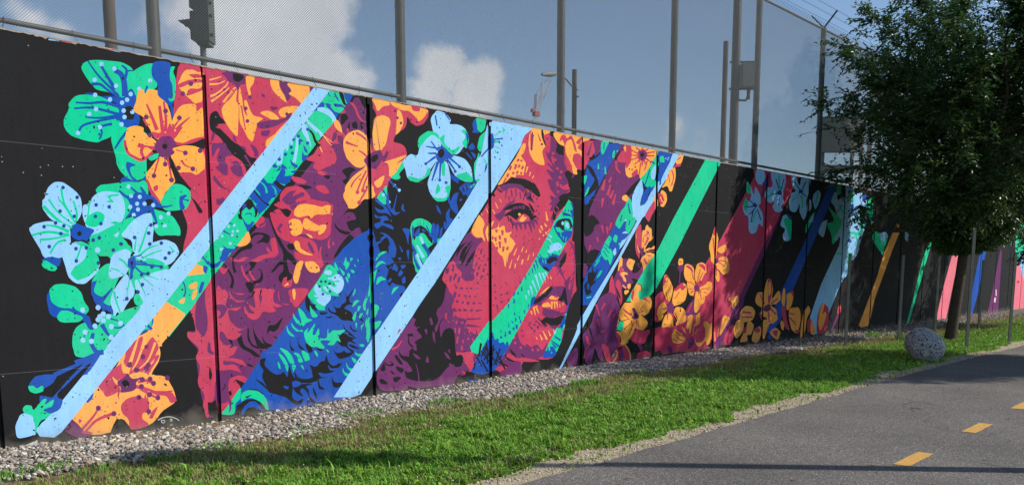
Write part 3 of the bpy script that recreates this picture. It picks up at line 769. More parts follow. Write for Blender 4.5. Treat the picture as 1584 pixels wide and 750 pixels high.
l 170,660 190,630 260,610 330,612 400,640 410,720 400,790 350,820 260,820 220,750
-g 12 18 185,690 280,670 400,690
-g 8 20 265,630 330,640 400,670
-g 14 10 230,715 300,710 400,690
b 415,650 440,620 480,635 545,660 520,700 490,730 440,715 410,690
.k 14 460,680
Z 0 360 3.75
-g 10 16 290,120 330,60 380,40
b 240,160 280,140 350,150 345,190 310,195 270,180
g 240,170 265,160 300,180 330,200 320,220 290,220 250,200
l 350,90 380,70 420,60 450,50 510,60 540,110 580,170 560,230 500,290 450,295 400,260 370,170
g 440,60 520,55 550,110 580,160 570,200 520,260 460,280 410,240 430,200 490,150 500,90
-l 12 26 570,210 520,260 460,285
-g 6 14 475,50 460,110 440,160
l 390,200 410,260 395,250
k 410,70 470,50 520,70 480,40
k 570,140 620,135 640,150 640,180 590,185
g 530,290 560,230 600,190 640,180 650,250 700,230 660,330 640,420 600,420 560,400 540,360
b 530,290 560,280 545,340 590,370 640,330 600,400 640,430 640,460 600,440 560,420 530,360
-b 10 10 600,390 630,350 650,320
l 640,160 660,120 720,95 755,110 750,180 730,240 660,265 630,250
-g 12 12 690,150 720,170 740,200
-g 8 8 640,205 690,220 720,250
.l 16 708,217 565,100
g 740,190 760,140 830,130 930,180 980,200 900,260 830,290 800,330 760,310
l 770,130 830,100 880,60 950,40 1010,60 1038,110 1010,160 960,190 900,150 830,160
-g 16 6 810,130 860,90 920,70
-g 12 6 820,150 880,120 940,100
-g 6 12 980,75 1010,110
g 840,150 900,150 960,180 910,190
l 640,400 650,350 680,300 730,240 755,270 770,310 780,350 740,420 700,480 680,460 660,490 650,440
-g 14 8 660,340 675,400 700,470
-g 8 4 755,250 740,330 735,380
l 780,280 830,260 890,230 980,210 960,240 830,400 800,360
-g 10 4 800,270 830,330 845,370
-g 8 4 830,260 890,310
-g 10 4 830,240 920,270
g 775,370 800,350 830,400 810,425 780,410
k 715,460 760,380 790,420 790,440
b 745,150 780,140 790,180 770,230 770,260 750,270 755,210 740,190
k 755,170 770,165 765,195
-b 14 10 780,180 850,185 935,195
-b 10 10 780,195 820,230 860,240
-b 10 8 790,165 850,175
-b 8 8 770,140 820,130
.n 11 285,80 440,92 500,87 442,163 570,175 540,42 575,28 657,100 703,65 780,27 868,65 935,60 980,117 958,147 880,198 935,198 858,237 820,243 825,300 800,343 735,382 353,5 862,2
Z 0 180 3.75
.n 11 365,413 447,470 348,550 430,580 370,635 322,618 255,640 352,680 557,514 633,525 553,580 585,622 540,718 575,705 700,740 875,630
.l 12 745,408 810,467 760,462 795,507 838,507 888,515 755,525 800,540 775,572 933,585 905,637 955,635 977,563
@painted_flower|green blossom with navy stems at the wall's lower left
Z 0 360 3.75
g 285,340 310,305 360,295 430,310 470,345 490,400 515,440 500,470 450,465 400,440 340,430 295,400
b 270,380 285,340 300,400 350,435 420,440 490,470 520,490 530,520 560,560 520,570 490,520 450,480 390,450 350,460 330,490 290,470
g 330,490 350,455 390,450 450,475 480,490 460,515 390,520 350,515
g 420,600 440,550 490,520 520,560 560,550 600,480 640,470 690,490 740,520 640,620 600,690 560,700 500,720 440,715 420,660
g 600,480 660,490 720,450 800,425 810,440 730,530 660,560 640,545 600,520
-b 12 8 420,430 450,460 520,490
-b 6 8 490,590 480,625
-b 20 30 540,580 530,640 560,690 600,690
-b 28 8 590,530 620,580 645,605
-b 8 10 640,545 690,550 720,530
-b 10 8 620,480 650,500 680,505
-b 22 14 590,440 640,440 650,470
.l 15 480,447 568,433 598,470 568,503 598,508 628,485 550,540 493,575 480,622 530,628 645,543 643,605 698,525 578,485
b 430,740 500,715 560,690 590,690 520,800 460,830 440,760
Z 0 540 3.75
b 480,55 520,35 580,10 600,10 520,100 350,280 280,330 230,300 240,265 300,280 470,80
k 330,210 440,110 480,75 470,95 350,220 310,270
k 330,260 400,190 500,95 520,95 360,290
-b 14 28 490,70 400,110 310,150
b 165,210 200,160 260,145 325,150 310,190 250,230 190,240
g 162,215 190,210 215,225 245,210 250,240 210,255 175,245
b 230,270 260,270 300,280 360,290 350,340 300,370 250,360 230,310
g 130,350 145,325 180,325 195,350 230,310 255,285 270,290 260,320 310,290 300,330 250,350 280,370 310,370 290,400 240,410 215,450 205,495 195,440 195,400 150,380
l 88,450 110,390 135,370 185,385 200,430 205,490 180,500 140,510 100,510
l 225,500 230,440 270,400 310,370 340,420 340,480 280,505
g 215,450 205,495 200,470
@chalk_scrawl|thin white chalk face scrawl low on the first panel
-w 4 4 915,410 945,395 985,390 1020,400 1038,413
-w 4 4 935,410 955,412 950,425 938,423 935,412
-w 4 4 985,402 998,405 993,415 985,410
-w 4 4 985,440 1000,435
@painted_flower|orange and crimson blossom at the second panel joint
Z 560 120 3.75
r 62,100 62,118 150,135 250,160 330,165 380,185 385,220 360,265 320,282 285,265 262,230 250,290 200,330 180,370 240,395 260,440 240,490 190,560 140,620 90,690 60,700 20,680 0,600 20,520 40,460 62,400 62,250
Z 420 120 7.5
k 1130,300 1190,380 1215,440 1190,480 1175,500 1160,400
k 1120,300 1160,300 1180,420 1170,680 1130,680 1120,500
Z 560 120 3.75
o 60,120 155,135 160,160 120,170 90,195 75,160
o 165,140 250,160 290,165 380,190 365,225 330,255 310,230 270,195 230,190 180,165
r 285,165 330,165 335,195 300,195
o 205,190 225,200 240,260 220,310 195,330 200,260
.p 8 225,265 205,235 190,195
o 75,240 110,220 150,230 165,260 150,330 135,390 95,435 70,410 60,330
r 165,350 200,300 190,340 170,400
o -100,640 -60,580 20,520 60,520 100,510 130,490 190,470 260,450 200,500 250,480 230,530 190,570 150,570 120,520 140,600 110,640 60,700 0,710 -50,740 -90,700
Z 260 60 3.75
o 1015,600 1030,565 1060,540 1100,530 1140,550 1170,590 1178,650 1165,710 1130,745 1090,745 1040,700 1020,650
-r 18 6 1030,600 1060,612 1100,625
-r 14 6 1160,690 1125,660 1105,650
-r 16 6 1090,545 1130,570 1160,600
Z 260 240 3.75
o 1015,230 1060,160 1130,80 1160,50 1185,80 1190,200 1130,260 1090,305 1050,310 1035,280
r 1150,60 1200,50 1275,50 1275,180 1210,250 1195,210
o 1230,130 1255,120 1240,170 1215,190 1195,160
-r 10 10 1150,90 1120,150 1095,215
-r 10 10 1165,100 1140,160 1125,210
-r 12 10 1180,110 1160,180 1110,270
-r 6 10 1120,110 1080,150 1060,185
.r 12 1098,215 1130,205 1108,275
.o 8 1185,190
Z 560 120 3.75
p 10,480 50,440 100,420 120,450 110,490 80,530 40,520
k 55,460 85,445 95,465 75,490 55,490
p 60,90 110,440 150,430 150,450 110,470
g 165,580 200,545 240,480 245,520 215,560 222,580 205,592
g 90,695 130,640 145,650 140,730 120,735
Z 570 270 7.5
g 95,270 150,210 200,130 215,170 210,260 200,340 175,345 140,300
-b 24 14 165,180 200,240 240,310
.l 18 300,128 357,182 238,320 172,235
-b 18 24 240,70 290,120 340,170
@painted_hair|blue hair strands on black around the ear
b 240,200 230,250 270,410 330,220 320,300 300,400 320,440 365,435 320,470 280,460 215,370 200,320 215,240
b 80,280 130,310 210,380 240,430 260,490 210,450 110,440 70,380 140,410 180,390 80,310
b 70,460 120,490 200,480 240,535 200,530 170,560 270,590 290,640 210,610 160,590 100,630 70,600 70,570 130,550 140,510 80,500
b 380,380 405,335 410,400 430,430 395,420
b 785,350 820,390 845,465 800,420
b 395,630 475,635 465,760 460,810 430,700
b 905,260 940,220 950,310 990,230 1040,210 1020,300 1040,420 1020,460 980,420 950,360
b 900,520 900,450 945,390 940,490 990,540 930,600 890,640 870,600 880,540 910,570
b 1050,160 1100,110 1160,95 1200,110 1230,60 1210,20 1240,30 1250,70 1230,130 1150,260 1130,230 1100,240 1080,200
-k 12 14 1090,130 1110,200
-k 12 14 1130,120 1150,180
b 990,10 1050,30 1100,70 1040,60
b 1020,80 1050,95 1030,105
b 1050,290 1090,280 1070,310
-g 16 16 1180,150 1200,130 
-g 18 16 1210,130 1235,110
Z 570 360 7.5
b 0,40 60,60 60,640 100,700 0,750 -150,750 -100,200
k -10,30 50,20 60,60 20,110 -10,80
k 0,200 55,150 60,290 20,260
k 20,330 60,310 60,380 30,400
b 90,100 180,30 130,0 200,10 280,80 320,170 320,230 300,290 240,260 230,150 250,150 210,50 100,140
b 90,300 140,250 220,230 290,330 250,370 200,380 230,430 170,420 80,430
k 80,60 150,80 90,110
b 80,400 160,370 200,390 230,430 210,510 180,560 110,600 90,580
b 90,600 140,580 160,640 150,750 80,750
b 190,640 240,660 270,580 330,600 415,620 425,680 380,740 330,760 200,760
b 220,560 250,525 270,540 240,580
b 270,420 300,355 340,400 330,450 290,430
b 340,490 370,430 400,460 370,505
b 385,545 420,500 430,570 400,590
b 370,380 420,370 430,390 390,420
b 355,140 400,210 385,225
b 340,290 380,290 365,320
b 440,210 470,200 465,320 450,270
b 240,410 270,380 260,410
k 100,430 130,430 120,450
k 360,720 400,690 380,750
g 80,330 100,270 150,220 215,215 180,240 130,270
g 80,410 100,350 150,325 205,360 150,355
g 90,600 100,530 140,505 200,540 140,560
g 265,715 290,640 350,625 310,670
g -10,750 10,600 30,480 100,420 90,460 60,580 30,680
Z 560 440 3.75
g 60,20 45,100 100,130 65,180 70,90
g 58,150 90,145 80,180 60,200
g 70,220 110,210 100,240 75,260
g 5,130 30,40 40,0 20,90 20,150
-g 8 12 40,190 30,260 35,330
@painted_ear|green and light blue ear with blue strands
Z 570 270 7.5
g 485,640 500,560 540,520 600,508 670,530 730,580 735,650 760,700 770,640 740,760 860,750 800,1000 575,1140 520,1030 510,880 500,740
b 740,570 775,580 770,700 740,770 720,700
b 790,580 820,610 800,760 770,870 740,840
b 830,640 860,610 850,700 820,750
k 510,680 530,620 600,590 660,620 700,680 740,750 740,800 700,760 640,680 560,700 530,760
k 740,810 790,790 850,820 770,950 720,940 690,860
b 500,630 520,590 530,680 510,750
b 530,700 590,610 590,700 560,720
b 620,640 640,630 660,660 640,670
-b 4 10 600,560 605,585
-b 4 10 570,560 575,590
-b 4 10 640,555 640,585
-b 10 24 670,590 700,660 720,720
b 500,790 560,900 540,960 600,1090 570,1100 530,1010 510,880
-l 20 40 560,820 610,910 640,960
-l 30 30 600,720 630,790 660,850
-l 26 40 560,920 600,1020 640,1090
-b 20 14 620,810 680,900 700,960
-b 10 20 590,960 640,1050
-b 24 24 640,800 700,900 690,960
@painted_stripe|broad light blue diagonal stripe left of the painted face
Z 0 0 1
L 762,186 824,197 757,303 671,440 631,499 583,571 558,609 545,614 516,614 560,547 593,499 716,319 757,250 757,195
@painted_flower|light blue blossom on black above the ear
Z 560 120 3.75
l 430,195 480,205 515,245 510,270 560,275 600,300 610,360 570,430 520,445 430,350 398,250
g 450,360 480,330 480,380 520,420 570,400 540,445 500,430
g 575,310 600,305 620,350 605,410 580,380 600,340
g 325,400 330,350 380,312 430,320 450,360 400,420 340,420
l 340,400 400,335 450,360 470,430 520,450 590,470 630,520 640,600 600,605 540,570 500,500 490,480 430,490 390,540 340,595 270,590 245,520 240,480 280,445 320,450
g 270,570 350,585 390,520 392,560 330,605 280,600
g 545,570 600,550 640,580 640,605 590,600
l 440,480 490,490 510,560 510,640 480,710 440,715 400,680 380,620 395,560
g 460,490 480,490 480,560 465,570
g 405,690 450,700 490,690 510,620 512,650 490,710 440,720
g 425,660 440,615 455,650 430,680
g 480,640 505,625 500,680
k 440,425 465,410 480,440 465,470 440,460
b 440,430 430,410 470,400 520,450 530,460 480,480 465,500 440,490 425,450
k 442,428 465,412 478,440 462,466 442,455
-b 10 6 435,420 400,370
-b 10 6 430,410 370,400
-b 12 6 430,440 380,440
-b 14 8 425,460 370,500
-b 16 8 440,490 405,600
-b 12 8 455,490 450,590
-b 14 8 490,470 540,540
-b 14 8 500,460 565,515
-b 8 6 480,205 510,250
-b 8 8 425,220 435,280
.b 9 370,500 450,595 540,545 565,518 487,610
@painted_flower|pale blue blossom half hidden in the broad stripe
g 660,240 715,235 715,290 690,320 660,290
b 640,270 660,240 670,320 650,310
b 640,320 680,320 650,300
g 670,410 680,350 710,315 720,330 715,380 690,430
g 650,560 650,500 665,470 680,440 680,590 660,600
l 725,280 760,255 790,290 760,420 720,520 690,590 655,590 665,480 690,440
b 745,330 760,330 765,400 740,420 735,380
-b 8 8 760,360 810,355
-b 8 8 760,370 800,375
-b 10 8 745,400 690,460
-g 8 8 765,380 800,365
-g 6 6 765,340 810,310
-g 6 6 770,400 795,410
-g 6 8 770,420 780,440
-g 8 8 705,470 725,510
-g 8 8 730,450 745,490
g 815,290 830,305 820,320
b 715,510 725,520 710,555
.b 5 812,355 797,378 810,395 787,435 770,463 720,510
g 665,590 685,590 665,610
b 600,320 620,345 605,410 620,400 640,380 655,410 620,415
b 600,430 630,460 640,480 610,450
b 630,430 660,450 650,470
b 490,690 530,740 560,660 540,750 520,770
b 510,560 560,590 550,610 520,590
@painted_face|woman's face in crimson, purple and orange hatching
Z 0 0 1
r 824,199 905,213 905,300 900,330 892,350 890,430 893,470 880,520 855,553 820,556 805,556 805,578 750,582 735,582 690,575 690,560 706,500 696,470 688,420 702,400 757,310 800,240
Z 640 340 7.5
p 640,150 720,210 800,230 720,350 680,560 700,690 600,710 520,620 470,480 420,490 470,420 580,220
k 490,430 520,320 620,250 560,320 520,380
k 530,480 560,350 680,235 620,330 570,440
k 540,530 570,440 690,250 620,400 570,510
k 600,545 620,470 710,350 680,450
-p 14 4 730,270 700,330
-p 14 4 790,340 780,400
-p 14 4 760,330 740,360
r 410,500 460,480 480,540 560,620 520,680 530,760 400,760 330,700 350,610
p 360,570 410,560 400,620 370,620
-p 30 20 460,520 450,600
-p 30 20 490,620 460,700
-p 30 16 530,660 510,730
-p 30 16 430,650 420,720
Z 740 190 7.5
o 625,60 735,80 740,180 775,270 740,340 765,480 720,490 650,450 600,370 580,260 590,140 615,100
r 600,130 625,150 640,150 625,310 605,310
-p 16 14 625,110 620,220 615,300
.p 14 630,150 615,305 735,250
-r 8 20 685,120 720,215
k 728,85 755,100 760,180 790,250 770,260 735,170
o 755,85 830,100 810,140 770,150 755,120
r 760,150 830,120 845,200 840,300 820,380 800,300 770,220
p 775,310 800,350 830,330 840,160 890,150 900,230 990,360 1000,480 1030,560 1040,700 900,750 850,640 790,540 880,570 800,460 860,500 800,400
-p 20 8 785,190 820,180
-p 16 30 800,470 880,560 960,700
-p 14 40 790,545 870,650 940,740
-p 8 30 800,665 860,740
k 830,105 885,110 890,200 990,260 1000,370 940,370 900,330 910,250 870,170 830,150
-r 26 20 855,390 870,480
.r 18 890,430 915,530 960,570 865,355 945,635 915,700
o 885,105 1275,170 1275,215 1200,230 1150,290 1210,350 1200,430 1150,380 1110,360 1090,440 1145,510 1145,600 1100,590 1070,470 1010,350 1000,280 920,230
r 940,220 960,150 1000,140 1030,180 1080,150 1120,240 1140,340 1110,310 1080,200 1030,210 1000,290 1000,390 1040,480 1090,570 1020,500 990,350 995,250 970,200
r 1130,230 1190,165 1200,190 1170,250
r 1095,420 1120,365 1170,360 1220,440 1260,450 1275,520 1230,555 1150,540 1110,480
r 1215,240 1275,225 1275,450 1220,440
k 1035,550 1095,590 1145,600 1145,540 1220,550 1260,500 1275,560 1275,750 1060,750 1040,680 1000,590
p 1090,600 1115,610 1070,680
o 520,240 550,250 530,340 490,380 440,390 480,310
O 440,390 490,380 550,470 520,610 440,600 420,650 380,620 300,700 250,720 220,720
-r 26 26 450,450 470,420
-r 26 26 420,540 440,480
-r 26 26 490,450 505,430
-r 26 26 460,520 480,490
-r 26 26 360,550 380,500
-r 26 26 395,600 410,570
-r 26 26 500,540 520,500
-r 26 26 440,590 460,560
-r 26 26 330,630 350,590
-r 20 26 490,600 500,570
-r 20 26 540,570 550,520
-r 16 20 290,700 320,640
-o 10 14 590,620 605,570
-o 8 12 625,650 640,610
-o 10 20 550,580 570,510
k 230,730 330,680 390,630 440,640 520,650 600,680 680,750 720,840 690,860 600,790 520,750 450,730 380,730 300,740
Z 740 280 7.5
p 250,60 350,30 480,40 540,90 530,160 620,110 600,200 660,260 600,240 560,210 540,170 500,120 440,80 350,90 280,120
k 540,60 640,20 710,140 690,180 640,130 600,80
k 200,70 280,130 250,130 210,90
k 130,150 180,140 195,185 160,170
k 530,80 560,120 550,160 525,180 545,120
k 560,210 620,140 610,180 640,240 590,210
-p 16 8 330,100 310,200
-p 16 14 380,100 390,190
-p 16 14 430,90 440,180
-p 14 12 480,130 490,210
-p 16 10 350,180 360,240
-p 14 10 420,190 400,240
-p 14 10 530,180 520,230
-p 20 10 640,165 640,185
.p 12 640,175 675,205 690,295 675,345 700,380 570,180
p 190,400 260,350 300,300 350,250 430,230 320,330 300,400 250,460 210,430
k 290,340 340,290 420,260 500,255 570,290 600,320 640,390 680,410 640,440 610,460 480,480 420,440 360,400 300,410 330,370 420,330 520,310 400,320
p 360,330 420,300 520,280 540,300 530,330 460,320 380,340
-k 10 10 385,305 395,340
-k 10 10 420,295 430,335
-k 10 10 460,288 465,330
-k 10 10 500,285 505,325
r 440,460 480,400 530,380 580,410 600,460 540,480 480,480
o 470,460 520,390 530,420 560,420 520,470
.o 16 474,387
k 580,250 620,290 650,350 640,370 600,310
.p 10 598,330 620,370 635,400
p 340,440 420,480 500,480 600,460 660,440 650,470 590,490 480,500 400,500
-k 16 4 340,410 350,470
-k 16 4 370,430 390,490 400,560
-p 40 6 430,480 450,580
-p 40 6 480,490 500,570
-p 40 6 540,490 550,570
-p 40 6 590,480 620,600
-p 40 6 630,470 650,560
-p 30 6 660,450 690,510
-p 20 6 680,420 700,450
-p 24 6 390,460 410,520
-p 12 6 530,630 545,660
-p 12 6 570,590 590,630
-p 12 6 620,670 640,690
-p 16 6 200,380 210,440
-p 16 6 230,380 250,460
-o 8 12 245,210 265,245
-o 8 12 195,250 225,320
-o 6 12 125,270 140,320
-o 6 10 90,320 130,410
-o 6 10 30,370 40,400
-o 6 12 160,330 190,380
o 0,400 40,430 70,500 50,580 75,700 30,650 -30,650 -80,570
o 80,600 100,530 180,460 150,560 220,540 240,480 240,540 300,520 320,600 390,590 360,640 420,720 370,840 380,750 330,880 310,1000 280,880 240,840 200,770 160,700 110,700
-r 26 26 120,600 125,640
-r 34 20 205,560 210,600
-r 34 20 275,570 280,630
-r 34 20 245,630 250,680
-r 34 20 310,660 315,720
-r 34 20 195,650 200,700
-r 34 20 245,700 250,780
-r 30 20 290,760 285,820
-r 30 20 330,800 340,760
-r 30 20 210,760 220,800
-r 24 16 165,640 165,680
-o 30 6 420,720 350,830 330,940
-o 6 14 445,780 410,860
-o 6 14 475,860 450,920
-o 6 14 520,760 500,820
-o 6 14 560,790 550,830
-o 6 14 590,850 570,920
-o 6 14 390,910 360,1010
-o 20 10 515,910 500,970
-o 14 10 430,960 420,1010
-o 8 10 640,830 635,870
-o 6 24 780,350 800,460
-o 10 24 765,490 790,530
-o 24 10 725,520 745,570
-o 20 14 780,590 790,620
-o 12 20 705,560 725,600
-o 14 10 745,640 760,620
-o 10 14 700,660 710,680
-o 8 10 830,550 800,600
p 810,-20 900,10 980,100 1060,100 1000,160 920,200 840,100
-r 24 24 900,30 930,60
-r 24 24 950,40 960,70
-r 24 20 920,110 930,140
p 830,170 920,200 1000,250 960,330 870,440 860,500 880,540 840,440 870,350 830,350 850,280 815,270 850,230
k 930,200 960,160 1060,120 1040,0 1080,-30 1200,-30 1200,700 1090,700 1100,560 1100,440 1090,250 1000,270 950,230
k 860,440 870,340 930,240 990,200 1020,260 960,330 900,360
-r 10 10 870,330 900,400
-r 10 10 900,290 930,330
k 860,400 900,380 890,450 865,450
@painted_face|woman's nose, mouth and jaw in crimson and purple
Z 740 370 7.5
p 1040,20 1100,60 1120,180 1120,330 1090,600 1060,750 1020,750 1010,560 950,400 920,330 860,290 850,200 940,180 1000,120
r 1000,60 1040,20 1080,80 1110,180 1110,350 1080,560 1040,580 1060,430 1010,470 970,370 960,280 1010,240
-p 16 4 1090,80 1060,120
-p 14 4 1115,150 1070,190
-p 14 4 1120,220 1080,260
-p 14 4 1110,380 1040,480
-p 14 4 1110,440 1040,530
-p 14 4 1100,500 1050,600
-p 14 4 1040,440 1090,520
k 970,220 1020,150 1010,250 970,310 940,330 940,270
r 860,320 900,330 950,400 1000,490 960,510 860,520 800,560 830,480 790,420
-p 14 4 890,260 900,300
-p 12 4 870,300 880,330
-p 16 4 930,310 900,370
-p 16 4 940,360 900,430
-p 12 4 1000,360 970,420
-o 4 12 800,430 810,460
-o 4 14 830,420 845,460
-o 12 6 770,480 780,500
Z 740 450 7.5
p 640,100 690,60 740,20 830,-40 960,-60 1010,-30 1030,100 1010,250 960,280 870,300 790,300 740,260 750,180 690,160 640,160
r 740,130 800,90 870,60 920,70 960,130 1010,150 1010,230 960,250 880,220 780,200 740,180
-p 20 4 780,280 790,220
-p 20 4 830,290 840,220
-p 20 4 880,280 890,220
-p 20 4 930,270 940,220
-p 16 4 1000,120 960,110
o 700,60 760,-10 820,-55 800,-20 740,30
k 640,110 690,80 760,30 790,40 830,-50 860,-30 800,50 760,80 700,130 640,150
k 780,0 850,-60 870,-70 830,-20 790,70
k 920,100 960,50 1000,-50 1015,0 1030,130 1040,160 1010,150 990,100 960,120
r 830,70 890,50 930,70 910,95 850,95
o 815,85 850,50 900,80 935,70 900,100 850,95
o 735,160 780,130 820,140 830,180 780,185 745,185
-o 24 8 850,120 850,210
-o 24 8 880,120 885,205
-o 20 8 905,120 915,195
-o 14 6 940,150 945,190
-o 10 6 980,130 980,170
-o 10 4 830,160 850,210
-o 24 8 640,190 660,280
-o 20 8 670,190 700,260
-o 20 10 610,230 620,270
-o 14 14 630,200 680,170
k 740,330 800,290 870,310 990,280 960,360 920,400 860,410 790,370 750,360
k 685,305 750,350 800,400 760,400 720,350
p 800,250 870,240 900,280 860,310 790,300
-k 16 4 830,380 900,410
p 830,400 920,400 890,440 860,430
-p 16 4 690,360 740,420
-p 16 4 720,340 690,300
.p 13 670,350 650,390 620,430 600,370 690,410 650,460 505,460 515,520
-p 10 6 580,380 620,440
-p 20 6 750,390 790,430
-o 6 24 745,460 770,510 795,560
-o 6 20 710,500 740,565
-o 6 20 810,455 835,520
-o 6 16 865,440 880,480
-o 6 14 665,530 680,555
p -10,600 160,600 330,640 420,470 440,440 480,580 540,640 560,610 620,650 680,620 740,680 800,600 740,750 540,850 400,860 -40,850
-p 12 4 540,290 535,360
.r 16 490,655 690,680 630,680 415,540 425,600
-p 20 4 640,650 640,620
r 370,720 440,780 560,830 700,850 740,850 560,860 430,830
k 360,660 400,700 440,740 400,720 380,690
Z 640 440 7.5
p 260,320 340,200 380,20 420,90 470,160 440,270 500,300 500,370 620,380 600,480 680,560 760,580 880,580 820,680 760,750 480,780 470,560 420,500 330,560 300,620 310,540 250,520 280,400
r 500,310 880,290 880,570 760,580 700,500 620,470 600,400 500,370
-p 24 10 610,400 780,395
-p 10 34 770,490 610,470
-r 22 20 370,330 370,420
-r 22 20 470,310 465,370
-r 22 20 400,420 400,470
-r 22 20 495,420 495,455
-r 22 20 530,500 525,570
-r 22 20 650,500 640,560
-r 30 30 560,430 560,450
-r 20 20 510,600 500,680
-r 20 10 570,640 570,680
-r 16 16 480,500 480,560
-r 14 14 680,620 690,655
-r 14 14 625,620 630,640
-r 20 12 815,600 850,620
-r 20 20 555,710 560,760
-r 16 10 745,620 720,640
-p 20 6 730,580 725,530
-p 20 6 790,580 790,510
-p 30 20 490,20 495,50
-p 34 34 555,30 550,55
-p 24 24 620,35 615,55
-p 28 14 650,45 680,45
-p 16 4 720,45 760,40
-p 34 28 480,85 470,150
-p 24 24 525,110 525,140
-p 32 32 595,120 595,150
-p 28 24 650,125 645,150
-p 16 8 700,140 730,138
-p 30 30 505,180 500,210
-p 30 24 570,195 565,220
-p 32 30 630,200 625,230
-p 34 20 680,215 715,215
-p 16 8 745,215 790,220
-p 28 28 450,290 490,295
-p 28 28 515,295 550,295
-p 28 24 575,295 605,295
-p 34 28 655,300 685,300
-p 26 8 720,305 790,295
Z 640 340 7.5
-p 24 10 735,490 710,550
-p 24 20 760,540 750,570
-p 20 20 810,590 815,560
-p 24 24 825,510 835,535
-p 28 24 790,640 790,670
-p 30 20 740,610 730,650
-p 36 28 700,570 680,610
-p 20 14 785,480 795,470
-p 16 8 815,410 815,440
-p 16 8 860,440 860,470
-p 20 16 850,620 860,640
-p 14 14 830,690 825,680
-p 20 14 755,440 760,460
-p 14 18 715,400 720,430
-p 14 14 875,550 875,570
-p 24 20 745,720 740,745
-p 16 24 660,650 700,680
Z 740 450 7.5
-p 14 20 195,0 195,20
-p 20 14 195,70 205,100
-p 24 20 265,30 265,55
-p 20 24 330,10 335,40
-p 26 26 270,110 265,140
-p 20 14 345,90 345,120
-p 10 20 230,240 210,160
-p 20 14 290,190 290,215
-p 12 8 265,-50 260,-30
-p 20 10 190,-80 190,-50
-p 10 10 330,-100 330,-70
-p 10 6 480,-130 480,-90
-p 10 6 430,-30 440,-60
Z 740 370 7.5
-p 20 10 35,120 20,170
-p 20 10 70,180 60,210
-p 26 20 55,360 60,380
-p 26 20 30,430 40,440
-p 20 20 80,295 80,300
-p 14 10 105,400 110,420
-p 20 16 10,330 0,350
-p 16 10 110,230 110,250
-p 16 10 40,250 45,260
-p 12 10 75,460 80,470
@painted_band|green and blue light band crossing the face from eye to chin
Z 740 280 7.5
G 1045,215 1090,260 1100,430 1090,560 1030,690 1000,745 930,870 810,1060 730,1210 430,1770 290,2020 60,2030 -80,1980 -100,1920 120,1620 160,1620 350,1410 500,1170 660,900 740,750 850,540 880,470 970,350
b 1070,250 1095,280 1098,470 1080,400 1060,340 1090,330
b 890,490 940,420 1010,400 1060,420 1090,450 1085,620 1000,720 930,650 870,540
g 890,480 920,420 1000,385 1060,400 1090,440 1090,520 1060,440 1000,430 930,450
b 970,350 1000,370 1060,390 1100,430 1060,410 990,400
k 895,520 920,460 980,440 1050,445 1085,500 1080,540 1030,560 960,560 910,530
l 960,490 975,465 990,490 980,515 965,505
g 1000,560 990,500 1000,460 1040,470 1060,520 1050,560
l 1010,540 1010,480 1040,490 1050,540
g 895,540 940,540 980,580 1060,560 1080,540 1080,580 1010,570 960,600 920,590 900,570
b 1000,590 1080,590 1070,640 1020,700 960,660
-g 10 10 950,600 960,650
-g 10 10 980,640 985,680
-g 10 10 1020,650 1005,700
-k 8 14 970,380 1000,375 1060,395
-b 12 12 985,370 985,410
-b 12 12 1010,330 1000,360
-b 10 10 1045,330 1040,360
Z 740 370 7.5
l 780,-10 830,0 860,50 930,40 970,80 960,110 920,130 920,155 890,130 830,160 800,140 830,110 820,80 850,60 830,20
-l 10 20 800,-60 850,-20
b 690,240 720,210 780,220 830,190 870,170 910,180 930,200 870,300 820,380 760,350 710,290
k 790,260 830,210 890,200 920,240 860,260 820,290
k 740,310 800,330 820,375 770,350
-b 8 14 670,190 720,230
-b 8 14 700,170 730,210
-b 8 14 800,160 830,200
-b 8 14 850,160 870,190
-g 8 12 740,230 750,270
-g 8 12 770,230 780,280
-b 20 8 660,240 690,340
-b 20 8 640,290 660,360
-b 14 8 620,340 630,400
-b 14 8 580,390 590,420
-b 14 8 545,420 550,470
-l 24 6 740,390 780,490
-l 22 6 700,390 750,520
-l 24 6 660,410 710,580
-l 22 6 625,480 680,620
-l 22 6 600,540 630,650
-l 20 6 575,590 590,650
-l 16 6 545,650 560,700
-l 16 6 770,380 800,430
-b 12 20 500,550 500,600
-b 12 20 455,610 460,640
-b 14 20 410,690 415,740
b 610,690 660,660 640,740 600,800
b 480,500 500,480 490,520
b 400,640 430,600 410,660
Z 740 450 7.5
-b 20 8 345,150 350,200
-b 12 6 580,150 575,210
-b 20 10 530,220 530,260
-b 6 20 415,240 420,280
-b 20 14 430,310 430,350
-b 18 10 475,290 475,330
-b 20 16 390,350 395,370
-b 6 14 350,360 350,420
-b 26 20 440,390 445,440
-b 26 20 405,420 405,450
-b 30 26 360,460 360,500
-b 16 6 310,470 310,500
-b 16 6 260,450 255,480
-b 24 20 262,520 262,550
-b 24 16 310,500 310,530
-b 10 20 490,330 485,370
b 160,470 190,560 230,550 240,600 290,590 310,620 330,580 350,640 280,760 100,1080 20,1050 -80,1060 -120,1000 30,690 110,540
g 110,560 130,500 140,490 140,560
-k 10 20 20,600 10,700
-k 20 14 90,600 110,740
-k 14 20 170,620 160,740
-k 20 10 70,640 160,800
Z 720 500 7.5
-k 14 16 200,280 260,400
-k 16 16 240,280 170,400
-k 16 16 180,310 290,470
-k 24 20 180,230 150,380
-k 16 16 260,300 250,470
-k 14 20 310,270 300,500
-k 20 16 340,290 210,420
-k 16 16 280,330 360,480
-k 16 16 400,290 350,430
-k 16 20 350,320 420,450
-k 16 14 130,390 190,500
-k 20 14 110,460 90,540
-k 16 20 180,420 260,560
-k 16 16 420,370 320,480
-k 14 14 370,440 500,500
-k 20 14 400,410 470,550
-k 16 14 460,360 500,420 600,440
